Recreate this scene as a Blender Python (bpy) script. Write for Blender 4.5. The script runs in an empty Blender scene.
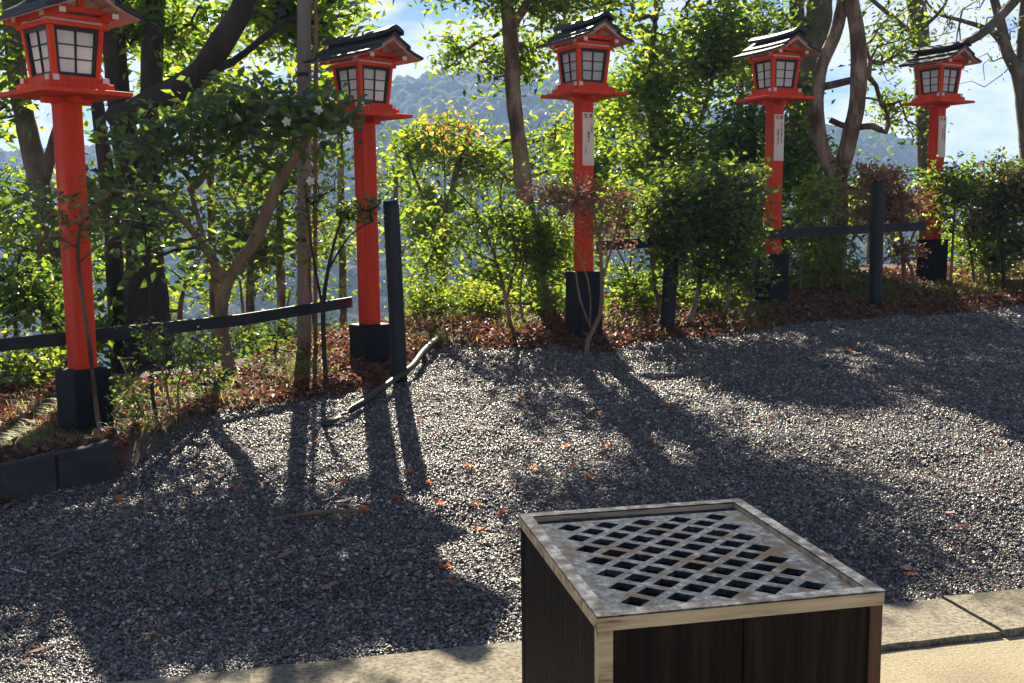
import bpy, bmesh, math, random
import numpy as np
from mathutils import Vector, Matrix, noise as mnoise

random.seed(7); RNG = np.random.default_rng(7)
S = bpy.context.scene
COL = S.collection
R = math.radians

# ------------------------------------------------------------------ camera
F = 1050.0; CAM = Vector((0, 0, 1.5)); PITCH = 7.03
cd = bpy.data.cameras.new('camera'); cam = bpy.data.objects.new('camera', cd); COL.objects.link(cam)
cd.sensor_width = 36; cd.lens = 36 * F / 1024; cd.clip_start = .05; cd.clip_end = 3000
CM = Matrix.Rotation(R(90 - PITCH), 4, 'X') @ Matrix.Rotation(R(-0.6), 4, 'Z')
cam.matrix_world = Matrix.Translation(CAM) @ CM
S.camera = cam
C3 = CM.to_3x3()

def ray(px, py):
    return (C3 @ Vector(((px - 512) / F, -(py - 341.5) / F, -1))).normalized()
def P(px, py, Y):
    d = ray(px, py); return CAM + d * (Y / d.y)
def Pz(px, py, z):
    d = ray(px, py); return CAM + d * ((z - CAM.z) / d.z)

# ------------------------------------------------------------------ materials
def nt(name):
    m = bpy.data.materials.new(name); m.use_nodes = True
    t = m.node_tree; b = t.nodes['Principled BSDF']
    return m, t, b
def node(t, typ, **kw):
    n = t.nodes.new(typ)
    for k, v in kw.items(): setattr(n, k, v)
    return n
def ramp(t, stops, src=None):
    n = t.nodes.new('ShaderNodeValToRGB'); e = n.color_ramp.elements
    while len(e) < len(stops): e.new(.5)
    for i, (p, c) in enumerate(stops):
        e[i].position = p; e[i].color = (*c, 1)
    if src is not None: t.links.new(src, n.inputs[0])
    return n
def noise(t, scale, detail=6, rough=.6, coord='Object', stretch=None, dist=0):
    tc = node(t, 'ShaderNodeTexCoord'); n = node(t, 'ShaderNodeTexNoise')
    n.inputs['Scale'].default_value = scale; n.inputs['Detail'].default_value = detail
    n.inputs['Roughness'].default_value = rough; n.inputs['Distortion'].default_value = dist
    if stretch:
        mp = node(t, 'ShaderNodeMapping'); mp.inputs['Scale'].default_value = stretch
        t.links.new(tc.outputs[coord], mp.inputs[0]); t.links.new(mp.outputs[0], n.inputs[0])
    else: t.links.new(tc.outputs[coord], n.inputs[0])
    return n
def bump(t, b, src, strength=.3, dist=.01):
    n = node(t, 'ShaderNodeBump'); n.inputs['Strength'].default_value = strength; n.inputs['Distance'].default_value = dist
    t.links.new(src, n.inputs['Height']); t.links.new(n.outputs[0], b.inputs['Normal']); return n
def surf(name, stops, scale=6, rough=.6, bscale=None, bs=.3, bd=.005, stretch=None, spec=.5, detail=8, metallic=0, coat=0):
    m, t, b = nt(name)
    n = noise(t, scale, detail, stretch=stretch)
    r = ramp(t, stops, n.outputs[0]); t.links.new(r.outputs[0], b.inputs['Base Color'])
    b.inputs['Roughness'].default_value = rough; b.inputs['Specular IOR Level'].default_value = spec
    b.inputs['Metallic'].default_value = metallic; b.inputs['Coat Weight'].default_value = coat
    n2 = noise(t, bscale or scale * 4, 8, stretch=stretch); bump(t, b, n2.outputs[0], bs, bd)
    return m
def leafmat(name, cols, tr_cols, rough=.4, tr=.5, spec=.5):
    """cols / tr_cols: list of reflected / transmitted colours chosen per leaf"""
    m, t, b = nt(name)
    g = node(t, 'ShaderNodeNewGeometry')
    st = lambda cs: [(i / max(1, len(cs) - 1), c) for i, c in enumerate(cs)]
    r1 = ramp(t, st(cols), g.outputs['Random Per Island']); r2 = ramp(t, st(tr_cols), g.outputs['Random Per Island'])
    t.links.new(r1.outputs[0], b.inputs['Base Color']); b.inputs['Roughness'].default_value = rough
    b.inputs['Specular IOR Level'].default_value = spec
    tl = node(t, 'ShaderNodeBsdfTranslucent'); t.links.new(r2.outputs[0], tl.inputs[0])
    mx = node(t, 'ShaderNodeMixShader'); mx.inputs[0].default_value = tr
    t.links.new(b.outputs[0], mx.inputs[1]); t.links.new(tl.outputs[0], mx.inputs[2])
    t.links.new(mx.outputs[0], t.nodes['Material Output'].inputs[0])
    return m

M = {}
m, t, b = nt('vermilion_paint'); n = noise(t, 5, 8, .7, stretch=(1, 1, .15)); r = ramp(t, [(.32, (.54, .036, .01)), (.5, (.7, .055, .013)), (.68, (.82, .09, .022))], n.outputs[0])
n2 = noise(t, 26, 10, .75, stretch=(1, 1, .12)); r2 = ramp(t, [(.3, (.45, .4, .4)), (.44, (1, 1, 1)), (.7, (1, 1, 1)), (.8, (1.12, 1.5, 2.2))], n2.outputs[0])
mm = node(t, 'ShaderNodeMix', data_type='RGBA', blend_type='MULTIPLY'); mm.inputs['Factor'].default_value = .8
t.links.new(r.outputs[0], mm.inputs['A']); t.links.new(r2.outputs[0], mm.inputs['B']); t.links.new(mm.outputs['Result'], b.inputs['Base Color'])
b.inputs['Roughness'].default_value = .6; b.inputs['Specular IOR Level'].default_value = .18; bump(t, b, n2.outputs[0], .3, .003); M['red'] = m
M['window_frame'] = surf('dark_green_lacquer', [(.3, (.005, .01, .012)), (.7, (.012, .02, .022))], 9, .45, None, .3, .005, None, .3)
M['base'] = surf('black_painted_sleeve', [(.3, (.005, .006, .01)), (.75, (.014, .017, .024))], 6, .6, 30, .3, .004, None, .15)
M['roofing'] = surf('black_roof_boards', [(.3, (.012, .012, .015)), (.75, (.03, .03, .036))], 5, .55, 30, .25, .003, (4, .5, 1), .3)
M['whitepaint'] = surf('aged_white_paint', [(.3, (.62, .55, .52)), (.7, (.78, .72, .69))], 9, .6)
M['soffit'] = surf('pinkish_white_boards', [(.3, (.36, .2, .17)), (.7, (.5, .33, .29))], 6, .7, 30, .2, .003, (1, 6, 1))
m, t, b = nt('paper_pane'); b.inputs['Roughness'].default_value = .35
n = noise(t, 5, 3); r = ramp(t, [(.3, (.9, .9, .92)), (.6, (.98, .98, .98))], n.outputs[0]); t.links.new(r.outputs[0], b.inputs['Base Color'])
tl = node(t, 'ShaderNodeBsdfTranslucent'); t.links.new(r.outputs[0], tl.inputs[0]); mx = node(t, 'ShaderNodeMixShader'); mx.inputs[0].default_value = .74
t.links.new(b.outputs[0], mx.inputs[1]); t.links.new(tl.outputs[0], mx.inputs[2]); t.links.new(mx.outputs[0], t.nodes['Material Output'].inputs[0]); M['pane'] = m
M['board'] = surf('pale_name_board', [(.3, (.66, .52, .42)), (.7, (.78, .64, .53))], 8, .6, 40, .1, .001, (4, 4, .5))
M['ink'] = surf('black_ink', [(.3, (.02, .018, .018)), (.7, (.05, .045, .04))], 10, .7)
M['fence'] = surf('dark_navy_fence_paint', [(.3, (.006, .008, .012)), (.75, (.018, .022, .03))], 7, .5, 50, .35, .003, (1, 1, .3), .3)
M['bark_brown'] = surf('brown_bark', [(.34, (.035, .02, .012)), (.48, (.14, .085, .05)), (.66, (.38, .27, .19))], 7, .9, 16, 1, .06, (1, 1, .35))
M['bark_grey'] = surf('grey_mossy_bark', [(.28, (.05, .05, .035)), (.5, (.12, .1, .07)), (.75, (.25, .22, .18))], 6, .9, 16, 1, .06, (1, 1, .4))
M['bark_dark'] = surf('dark_wet_bark', [(.28, (.012, .01, .008)), (.5, (.035, .025, .018)), (.8, (.08, .06, .045))], 6, .9, 16, 1, .06, (1, 1, .35))
M['bark_light'] = surf('pale_tan_bark', [(.28, (.11, .075, .04)), (.5, (.22, .15, .085)), (.8, (.34, .25, .16))], 9, .85, 16, 1, .06, (1, 1, .35))
M['camellia'] = leafmat('glossy_camellia_leaf', [(.018, .036, .018), (.03, .06, .026), (.05, .085, .035)], [(.1, .24, .02), (.2, .36, .03), (.4, .55, .06)], .28, .36, .9)
M['canopy'] = leafmat('backlit_canopy_leaf', [(.03, .06, .015), (.05, .1, .02), (.08, .13, .025)], [(.08, .18, .02), (.2, .36, .025), (.38, .54, .03), (.66, .7, .06)], .32, .56)
M['yellowgreen'] = leafmat('yellow_green_leaf', [(.05, .09, .015), (.08, .14, .02), (.13, .18, .03)], [(.1, .2, .015), (.22, .36, .025), (.4, .52, .035), (.66, .66, .07)], .38, .58)
M['midgreen'] = leafmat('mid_green_leaf', [(.02, .045, .012), (.04, .08, .018), (.06, .1, .02)], [(.1, .22, .02), (.24, .4, .03), (.5, .62, .05)], .32, .5)
M['darkgreen'] = leafmat('dark_green_hedge_leaf', [(.025, .042, .018), (.045, .07, .028), (.08, .1, .04)], [(.09, .18, .02), (.2, .32, .03), (.45, .52, .06)], .35, .45, .8)
M['autumn'] = leafmat('orange_green_leaf', [(.1, .09, .015), (.2, .1, .02), (.25, .08, .02)], [(.6, .55, .05), (.7, .4, .04), (.75, .25, .03)], .4, .55)
M['rust'] = leafmat('rusty_dry_leaf', [(.22, .1, .05), (.34, .18, .1), (.45, .28, .18)], [(.35, .12, .06), (.45, .2, .1), (.5, .28, .16)], .7, .35)
M['litter'] = leafmat('fallen_brown_leaf', [(.05, .024, .014), (.1, .042, .025), (.15, .07, .04), (.24, .14, .085), (.2, .055, .028)], [(.2, .06, .03), (.3, .1, .05), (.4, .16, .08), (.4, .22, .12), (.4, .08, .03)], .6, .25)
M['redleaf'] = leafmat('red_maple_leaf', [(.45, .03, .02), (.6, .09, .03), (.6, .2, .06)], [(.8, .06, .03), (.8, .15, .05), (.8, .3, .1)], .5, .35)
M['tanleaf'] = leafmat('tan_dry_leaf', [(.32, .2, .13), (.45, .3, .2), (.3, .12, .07)], [(.4, .25, .15), (.5, .35, .2), (.4, .15, .08)], .6, .25)
M['grass'] = leafmat('grass_blade', [(.08, .1, .02), (.16, .17, .04), (.26, .23, .08)], [(.35, .42, .05), (.5, .52, .09), (.6, .55, .2)], .5, .45)
M['petal'] = leafmat('white_petal', [(.72, .7, .62), (.8, .78, .72)], [(.8, .78, .7), (.85, .83, .75)], .6, .35)

# ------------------------------------------------------------------ mesh helpers
def link(name, me, mats, parent=None):
    o = bpy.data.objects.new(name, me); COL.objects.link(o)
    for mm in (mats if isinstance(mats, (list, tuple)) else [mats]): me.materials.append(mm)
    if parent: o.parent = parent
    return o
def npmesh(name, V, polys_n, loops):
    """V (n,3); polys_n = verts per polygon (int or array); loops flat"""
    me = bpy.data.meshes.new(name)
    V = np.asarray(V, dtype=np.float32); loops = np.asarray(loops, dtype=np.int32).ravel()
    if np.isscalar(polys_n): cnt = np.full(len(loops) // polys_n, polys_n, dtype=np.int32)
    else: cnt = np.asarray(polys_n, dtype=np.int32)
    me.vertices.add(len(V)); me.vertices.foreach_set('co', V.ravel())
    me.loops.add(len(loops)); me.loops.foreach_set('vertex_index', loops)
    me.polygons.add(len(cnt)); st = np.concatenate([[0], np.cumsum(cnt)[:-1]]).astype(np.int32)
    me.polygons.foreach_set('loop_start', st); me.update(calc_edges=True)
    return me
def smooth(me, on=True):
    me.polygons.foreach_set('use_smooth', [on] * len(me.polygons))
def empty(name, loc, rz=0, label=None, cat=None, group=None):
    o = bpy.data.objects.new(name, None); COL.objects.link(o); o.empty_display_size = .1
    o.location = loc; o.rotation_euler = (0, 0, rz); return tag(o, label, cat, group)
def tag(o, label=None, cat=None, group=None, kind=None):
    if label: o['label'] = label
    if cat: o['category'] = cat
    if group: o['group'] = group
    if kind: o['kind'] = kind
    return o

class MB:
    def __init__(s): s.bm = bmesh.new()
    def box(s, x0, x1, y0, y1, z0, z1, bev=0):
        n = bmesh.ops.create_cube(s.bm, size=1)
        vs = n['verts']
        for v in vs: v.co = Vector(((x0 + x1) / 2 + v.co.x * (x1 - x0), (y0 + y1) / 2 + v.co.y * (y1 - y0), (z0 + z1) / 2 + v.co.z * (z1 - z0)))
        if bev:
            es = list({e for v in vs for e in v.link_edges})
            bmesh.ops.bevel(s.bm, geom=es, offset=bev, segments=2, affect='EDGES', profile=.6)
        return s
    def prism(s, pts, fn, d):
        """closed outline pts (list of Vector) extruded by vector d"""
        a = [s.bm.verts.new(p) for p in pts]; b = [s.bm.verts.new(Vector(p) + Vector(d)) for p in pts]
        n = len(a); s.bm.faces.new(a); s.bm.faces.new(b[::-1])
        for i in range(n): s.bm.faces.new((a[i], b[i], b[(i + 1) % n], a[(i + 1) % n]))
        return s
    def hexa(s, A, B):
        """solid between two quads"""
        a = [s.bm.verts.new(p) for p in A]; b = [s.bm.verts.new(p) for p in B]
        s.bm.faces.new(a[::-1]); s.bm.faces.new(b)
        for i in range(4): s.bm.faces.new((a[i], a[(i + 1) % 4], b[(i + 1) % 4], b[i]))
        return s
    def build(s, name, mat, parent=None, shade=False):
        bmesh.ops.recalc_face_normals(s.bm, faces=s.bm.faces)
        me = bpy.data.meshes.new(name); s.bm.to_mesh(me); s.bm.free()
        if shade: smooth(me)
        return link(name, me, mat, parent)

def tube_arrays(pts, rad, n=10, wob=.0, seed=0):
    pts = [Vector(p) for p in pts]; V = []; L = []; cnt = []
    up = Vector((.3, .9, .1))
    for i, p in enumerate(pts):
        tdir = (pts[min(i + 1, len(pts) - 1)] - pts[max(i - 1, 0)]).normalized()
        u = tdir.cross(up)
        if u.length < .05: u = tdir.cross(Vector((1, 0, 0)))
        u.normalize(); w = tdir.cross(u)
        for k in range(n):
            a = 2 * math.pi * k / n; q = u * math.cos(a) + w * math.sin(a)
            rr = rad[i] * (1 + wob * mnoise.noise((p + q * .1) * 5 + Vector((seed, 0, 0))) + wob * .5 * mnoise.noise(Vector((math.cos(a) * 2, math.sin(a) * 2, p.z * 1.5 + seed))))
            V.append(p + q * rr)
    for i in range(len(pts) - 1):
        for k in range(n):
            L += [i * n + k, i * n + (k + 1) % n, (i + 1) * n + (k + 1) % n, (i + 1) * n + k]; cnt.append(4)
    for e, rev in ((0, True), (len(pts) - 1, False)):
        ids = [e * n + k for k in range(n)]; L += ids[::-1] if rev else ids; cnt.append(n)
    return V, L, cnt
def catmull(pts, rad, step=.12):
    pts = [Vector(p) for p in pts]; o = []; r = []
    for i in range(len(pts) - 1):
        p0 = pts[max(0, i - 1)]; p1 = pts[i]; p2 = pts[i + 1]; p3 = pts[min(len(pts) - 1, i + 2)]
        n = max(2, int((p2 - p1).length / step))
        for k in range(n):
            t = k / n
            o.append(.5 * ((2 * p1) + (p2 - p0) * t + (2 * p0 - 5 * p1 + 4 * p2 - p3) * t * t + (3 * p1 - p0 - 3 * p2 + p3) * t ** 3))
            r.append(rad[i] * (1 - t) + rad[i + 1] * t)
    o.append(pts[-1]); r.append(rad[-1]); return o, r
class Multi:
    def __init__(s): s.V = []; s.L = []; s.c = []
    def add(s, V, L, c):
        b = len(s.V); s.V += [tuple(v) for v in V]; s.L += [i + b for i in L]; s.c += c
    def tube(s, pts, rad, n=10, wob=0., step=.12, seed=0):
        p, r = catmull(pts, rad, step); s.add(*tube_arrays(p, r, n, wob, seed)); return p, r
    def build(s, name, mat, parent=None):
        me = npmesh(name, np.array(s.V), np.array(s.c), np.array(s.L)); smooth(me); return link(name, me, mat, parent)

# ------------------------------------------------------------------ terrain
def sst(a, b, x): 
    t = np.clip((x - a) / (b - a), 0, 1); return t * t * (3 - 2 * t)
_ka = Pz(150, 683, .01); _kb = Pz(1024, 592, .01); KS = (_kb.y - _ka.y) / (_kb.x - _ka.x); KC = math.cos(math.atan(KS)); KY = _ka.y + KS * (-.05 - _ka.x)
def kerb_t(x, y): return (y - KY - KS * (x + .05)) * KC
def plane_z(x, y): return .085 * np.maximum(y - 3.5, 0) * sst(0, 1.0, kerb_t(x, y))
def gp(px, py):
    """pixel on the gravel slope"""
    d = ray(px, py); lo, hi = 2.0, 30.0
    for _ in range(50):
        m_ = (lo + hi) / 2; q = CAM + d * (m_ / d.y)
        if q.z > float(plane_z(q.x, q.y)): lo = m_
        else: hi = m_
    return CAM + d * (lo / d.y)
EP = [gp(*q) for q in ((0, 500), (62, 489), (124, 474), (165, 442), (240, 415), (330, 398), (385, 388), (425, 352), (450, 343), (520, 350), (600, 353), (700, 338), (800, 322), (900, 318), (1024, 306))]
EX = np.array([-30, -6] + [q.x for q in EP] + [12, 40]); EY = np.array([3.8, 4.9] + [q.y for q in EP] + [11.0, 13])
def edge(x): return np.interp(x, EX, EY)
LX = np.array([-30, -5, -2.5, -1.05, .6, 2.5, 4.6, 8, 40]); LY = np.array([5.0, 5.4, 6.1, 7.8, 8.6, 9.9, 11.3, 12.5, 14])
def lline(x): return np.interp(x, LX, LY)
_tab = RNG.uniform(-1, 1, (64, 64))
def vn(x, y):
    x = np.asarray(x, dtype=float); y = np.asarray(y, dtype=float)
    xi = np.floor(x).astype(int); yi = np.floor(y).astype(int); fx = x - xi; fy = y - yi
    fx = fx * fx * (3 - 2 * fx); fy = fy * fy * (3 - 2 * fy)
    g = lambda a, b: _tab[a % 64, b % 64]
    return (g(xi, yi) * (1 - fx) + g(xi + 1, yi) * fx) * (1 - fy) + (g(xi, yi + 1) * (1 - fx) + g(xi + 1, yi + 1) * fx) * fy
def fbm(x, y, o=4):
    s = 0; a = 1
    for k in range(o): s = s + a * vn(x * 2 ** k + 7.3 * k, y * 2 ** k + 3.1 * k); a *= .5
    return s
def bedmask(x, y): return sst(-.08, .1, y - edge(x) + .12 * vn(x * 3.1, y * 3.1) + .06 * vn(x * 9, y * 9))
def gz(x, y):
    x = np.asarray(x, dtype=float); y = np.asarray(y, dtype=float)
    drop = lline(x) + 1.5
    yy = np.minimum(y, drop)
    z = plane_z(x, yy)
    bm_ = sst(0, .35, y - edge(x))
    z = z + bm_ * (.05 + .03 * vn(x * 2.3, y * 2.3) + .015 * vn(x * 7, y * 7))
    z = z + (1 - bm_) * sst(0, .6, kerb_t(x, y)) * (.018 * fbm(x * 1.3, y * 1.3, 2) + .011 * vn(x * 4.3, y * 4.3) + .006 * vn(x * 11, y * 11))
    z = z + sst(-1.83, -2.02, x) * sst(.03, .12, y - edge(x)) * .08 * (1 + .35 * vn(x * 5, y * 5)) * (1 - sst(.3, .7, y - edge(x)) * 1.5)
    d = np.maximum(y - drop, 0)
    z = z - np.minimum(.75 * d - .75 * (1 - np.exp(-d)), 70) * 1.0 + np.minimum(d * .05, 3) * fbm(x * .2, y * .2, 3)
    # pavement side stays flat
    return np.where(kerb_t(x, y) < 0, -.02, z)
def ground_z(x, y): return float(gz(x, y))

def grid_mesh(name, xs, ys, zf):
    X, Y = np.meshgrid(xs, ys); Z = zf(X, Y)
    V = np.stack([X, Y, Z], -1).reshape(-1, 3); nx = len(xs); ny = len(ys)
    i = np.arange(nx - 1)[None, :] + nx * np.arange(ny - 1)[:, None]
    L = np.stack([i, i + 1, i + 1 + nx, i + nx], -1).reshape(-1)
    me = npmesh(name, V, 4, L); smooth(me); return me, V

xs = np.concatenate([np.linspace(-700, -60, 20)[:-1], np.linspace(-60, -9, 22)[:-1], np.linspace(-9, 11, 500), np.linspace(11, 60, 22)[1:], np.linspace(60, 700, 20)[1:]])
ys = np.concatenate([np.linspace(-40, -4, 8)[:-1], np.linspace(-4, 3, 14)[:-1], np.linspace(3, 14, 330), np.linspace(14, 40, 40)[1:], np.linspace(40, 150, 24)[1:]])
me, V = grid_mesh('ground', xs, ys, gz)
at = me.attributes.new('bed', 'FLOAT', 'POINT'); at.data.foreach_set('value', bedmask(V[:, 0], V[:, 1]).astype(np.float32))
m, t, b = nt('gravel_and_leaf_mould'); b.inputs['Roughness'].default_value = .95
n = noise(t, 60, 8); r1 = ramp(t, [(.35, (.03, .031, .035)), (.65, (.14, .138, .132))], n.outputs[0])
n2 = noise(t, 14, 10, .75); r2 = ramp(t, [(.3, (.03, .016, .009)), (.5, (.085, .042, .022)), (.7, (.17, .09, .05))], n2.outputs[0])
a = node(t, 'ShaderNodeAttribute', attribute_name='bed'); mx = node(t, 'ShaderNodeMix', data_type='RGBA')
t.links.new(a.outputs['Fac'], mx.inputs['Factor']); t.links.new(r1.outputs[0], mx.inputs['A']); t.links.new(r2.outputs[0], mx.inputs['B'])
t.links.new(mx.outputs['Result'], b.inputs['Base Color']); bump(t, b, noise(t, 90, 4).outputs[0], .8, .01)
link('ground', me, m)['kind'] = 'structure'

# ---- kerb stones and pavement
ka = math.atan(KS)
def kpt(s, t_, z): 
    c, sn = math.cos(ka), math.sin(ka)
    return Vector((-.05 + s * c - t_ * sn, KY + s * sn + t_ * c, z))
def kslab(s0, s1, t0, t1, z0, z1, bev, name, mat, sub=0):
    bm = bmesh.new()
    bmesh.ops.create_cube(bm, size=1)
    for v in bm.verts: v.co = Vector(((s0 + s1) / 2 + v.co.x * (s1 - s0), (t0 + t1) / 2 + v.co.y * (t1 - t0), (z0 + z1) / 2 + v.co.z * (z1 - z0)))
    if sub:
        bmesh.ops.subdivide_edges(bm, edges=bm.edges, cuts=sub, use_grid_fill=True)
        for v in bm.verts:
            if abs(v.co.y - t0) < 1e-4 or abs(v.co.y - t1) < 1e-4:
                v.co.y += .007 * mnoise.noise(v.co * 14) + .004 * mnoise.noise(v.co * 40)
            v.co.z += .002 * mnoise.noise(v.co * 9)
    for v in bm.verts: v.co = kpt(v.co.x, v.co.y, v.co.z)
    me = bpy.data.meshes.new(name); bm.to_mesh(me); bm.free()
    return link(name, me, mat)
def stone_mat(name, c0, c1, c2, sc):
    m, t, b = nt(name); b.inputs['Roughness'].default_value = .9
    n = noise(t, sc, 10, .75); n1 = noise(t, 2.2, 4)
    r = ramp(t, [(.4, c0), (.49, c1), (.6, c2)], n.outputs[0])
    r2 = ramp(t, [(.35, (.72, .72, .7)), (.6, (1, 1, 1))], n1.outputs[0])
    mm = node(t, 'ShaderNodeMix', data_type='RGBA', blend_type='MULTIPLY'); mm.inputs['Factor'].default_value = 1
    t.links.new(r.outputs[0], mm.inputs['A']); t.links.new(r2.outputs[0], mm.inputs['B']); t.links.new(mm.outputs['Result'], b.inputs['Base Color'])
    bump(t, b, n.outputs[0], .9, .012); return m
M['kerb'] = stone_mat('rough_granite_kerb', (.12, .105, .07), (.27, .235, .16), (.38, .335, .235), 55)
M['pave'] = stone_mat('sandy_concrete_paving', (.26, .225, .135), (.38, .33, .205), (.43, .38, .25), 90)
cuts = [-6.2, -4.9, -3.75, -2.6, -1.45, .2, 1.73, 2.75, 3.9, 5.1, 6.4]
for i in range(len(cuts) - 1):
    o = kslab(cuts[i] + .006, cuts[i + 1] - .006, -.33, 0.0, -.12, .022 + .003 * math.sin(i * 2.3), 0, 'kerb_stone', M['kerb'], 24)
    o['kind'] = 'structure'
o = kslab(-40, 40, -14, -.345, -.1, .0, 0, 'pavement', M['pave']); o['kind'] = 'structure'

# ---- pebbles
def pebbles(n):
    base = np.array([[1, 0, 0], [0, 1, 0], [-1, 0, 0], [0, -1, 0], [.1, .1, .62], [0, 0, -.5]], float)
    tri = np.array([[0, 1, 4], [1, 2, 4], [2, 3, 4], [3, 0, 4], [1, 0, 5], [2, 1, 5], [3, 2, 5], [0, 3, 5]])
    y = 3.2 + (10.3 - 3.2) * RNG.random(n * 3) ** 1.25
    x = RNG.uniform(-.56, .56, n * 3) * y
    k = (kerb_t(x, y) > .012) & (bedmask(x, y) < RNG.random(n * 3) * 1.1); x = x[k][:n]; y = y[k][:n]; n = len(x)
    a = RNG.uniform(0, 2 * np.pi, n); sz = RNG.lognormal(math.log(.0068), .4, n) * (1 + .05 * (y - 4)); el = RNG.uniform(.6, 1, n)
    V = base[None] * RNG.uniform(.7, 1.15, (n, 6, 3)) * sz[:, None, None]
    V[:, :, 1] *= el[:, None]
    # twist top square for variety
    c, s = np.cos(a)[:, None], np.sin(a)[:, None]
    X = V[:, :, 0] * c - V[:, :, 1] * s; Y = V[:, :, 0] * s + V[:, :, 1] * c; Z = V[:, :, 2]
    tx = RNG.normal(0, .3, n)[:, None]; ty = RNG.normal(0, .3, n)[:, None]
    Z = Z + X * tx + Y * ty
    W = np.stack([X + x[:, None], Y + y[:, None], Z + (gz(x, y) + RNG.uniform(.0, .009, n))[:, None]], -1).reshape(-1, 3)
    L = (tri[None] + 6 * np.arange(n)[:, None, None]).reshape(-1)
    return npmesh('gravel', W, 3, L)
m, t, b = nt('grey_gravel_stone'); g = node(t, 'ShaderNodeNewGeometry')
r = ramp(t, [(0, (.03, .03, .032)), (.3, (.08, .076, .074)), (.6, (.135, .127, .118)), (.85, (.22, .2, .175)), (.95, (.5, .45, .38)), (1, (.3, .2, .15))], g.outputs['Random Per Island'])
t.links.new(r.outputs[0], b.inputs['Base Color']); b.inputs['Roughness'].default_value = .4; b.inputs['Specular IOR Level'].default_value = .6
link('gravel', pebbles(250000), m)['kind'] = 'stuff'

# ---- leaves lying about
def leafquads(pos, size, aspect, nrm, yaw, fold=.25):
    """folded 4-vert leaves; nrm (n,3) approx normals"""
    n = len(pos); nrm = nrm / np.linalg.norm(nrm, axis=1, keepdims=True)
    h = np.stack([np.cos(yaw), np.sin(yaw), np.zeros(n)], -1); u = h - nrm * np.sum(h * nrm, 1, keepdims=True)
    u /= np.maximum(np.linalg.norm(u, axis=1, keepdims=True), 1e-6); w = np.cross(nrm, u)
    s = size[:, None]
    A = pos; B = pos + u * s * .45 + w * s * aspect * .5 + nrm * s * fold * .5
    C = pos + u * s; D = pos + u * s * .45 - w * s * aspect * .5 + nrm * s * fold * .5
    C = C - nrm * s * .12
    V = np.stack([A, B, C, D], 1).reshape(-1, 3); i = 4 * np.arange(n)[:, None]
    L = np.concatenate([i + [0, 2, 1], i + [0, 3, 2]], 1).reshape(-1)
    return V, L
def up_normals(n, tilt): 
    v = RNG.normal(0, tilt, (n, 3)); v[:, 2] = 1; return v
n = 62000
x = RNG.uniform(-6, 8, n); y = edge(x) + RNG.uniform(-.12, 2.3, n); k = (bedmask(x, y) > RNG.random(n) * .9) & (vn(x * 1.7 + 9, y * 1.7) > RNG.uniform(-1.9, -.1, n)); x = x[k]; y = y[k]; n = len(x)
pos = np.stack([x, y, gz(x, y) + RNG.uniform(.0, .035, n)], -1)
V, L = leafquads(pos, RNG.uniform(.025, .065, n), .6, up_normals(n, .55), RNG.uniform(0, 6.28, n), .4)
link('leaf_litter', npmesh('leaf_litter', V, 3, L), M['litter'])['kind'] = 'stuff'
# sparse small leaf crumbs on the gravel
n = 5200; y = RNG.uniform(3.5, 9, n); x = RNG.uniform(-.55, .55, n) * y; k = (kerb_t(x, y) > .03) & (y < edge(x)); x = x[k]; y = y[k]; n = len(x)
pos = np.stack([x, y, gz(x, y) + .018], -1)
V, L = leafquads(pos, RNG.uniform(.01, .034, n), .6, up_normals(n, .4), RNG.uniform(0, 6.28, n), .3)
link('leaf_crumbs', npmesh('leaf_crumbs', V, 3, L), M['litter'])['kind'] = 'stuff'

def lobed(size, kind):
    """a fallen leaf outline, slightly curled"""
    bm = bmesh.new(); c = bm.verts.new((0, 0, .004)); ring = []
    if kind == 'maple':
        for i in range(14):
            a = math.radians(-90 + 360 * i / 14); rr = size * (.5 if i % 2 == 0 else .24) * random.uniform(.85, 1.1)
            ring.append(bm.verts.new((rr * math.cos(a), rr * math.sin(a), random.uniform(-.1, .35) * size)))
    else:
        for i in range(12):
            a = 2 * math.pi * i / 12; x_ = math.cos(a) * size * .5; y_ = math.sin(a) * size * .22
            ring.append(bm.verts.new((x_, y_, abs(math.sin(a)) * size * .1 + (x_ / size) ** 2 * size * .35)))
    for i in range(len(ring)): bm.faces.new((c, ring[i], ring[(i + 1) % len(ring)]))
    me = bpy.data.meshes.new('leaf'); bm.to_mesh(me); bm.free(); smooth(me); return me
def drop_leaf(px, py, size, kind, mat, name, label, cat, group=None, z=.016):
    q = gp(px, py); me = lobed(size, kind); o = link(name, me, mat)
    o.location = (q.x, q.y, ground_z(q.x, q.y) + z + .004); o.rotation_euler = (random.uniform(-.3, .3), random.uniform(-.3, .3), random.uniform(0, 6.28))
    return tag(o, label, cat, group)
red_spots = [(429, 488), (452, 590), (437, 506), (480, 508), (505, 512), (563, 451), (533, 473), (536, 446), (606, 452), (362, 512), (240, 494), (314, 449), (232, 452), (421, 422), (478, 528), (444, 570), (470, 472), (533, 408), (645, 444), (668, 410),
             (120, 500), (660, 378), (575, 470), (518, 400), (720, 470), (410, 480), (345, 485), (395, 500), (590, 480), (505, 385), (848, 352), (760, 392), (690, 352), (912, 580), (600, 420)]
for (px, py) in red_spots:
    drop_leaf(px + random.uniform(-3, 3), py, random.uniform(.045, .075), 'maple', M['redleaf'], 'maple_leaf', 'small red or orange maple leaf lying on the grey gravel', 'fallen leaf', 'red maple leaves scattered on the gravel')
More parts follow.
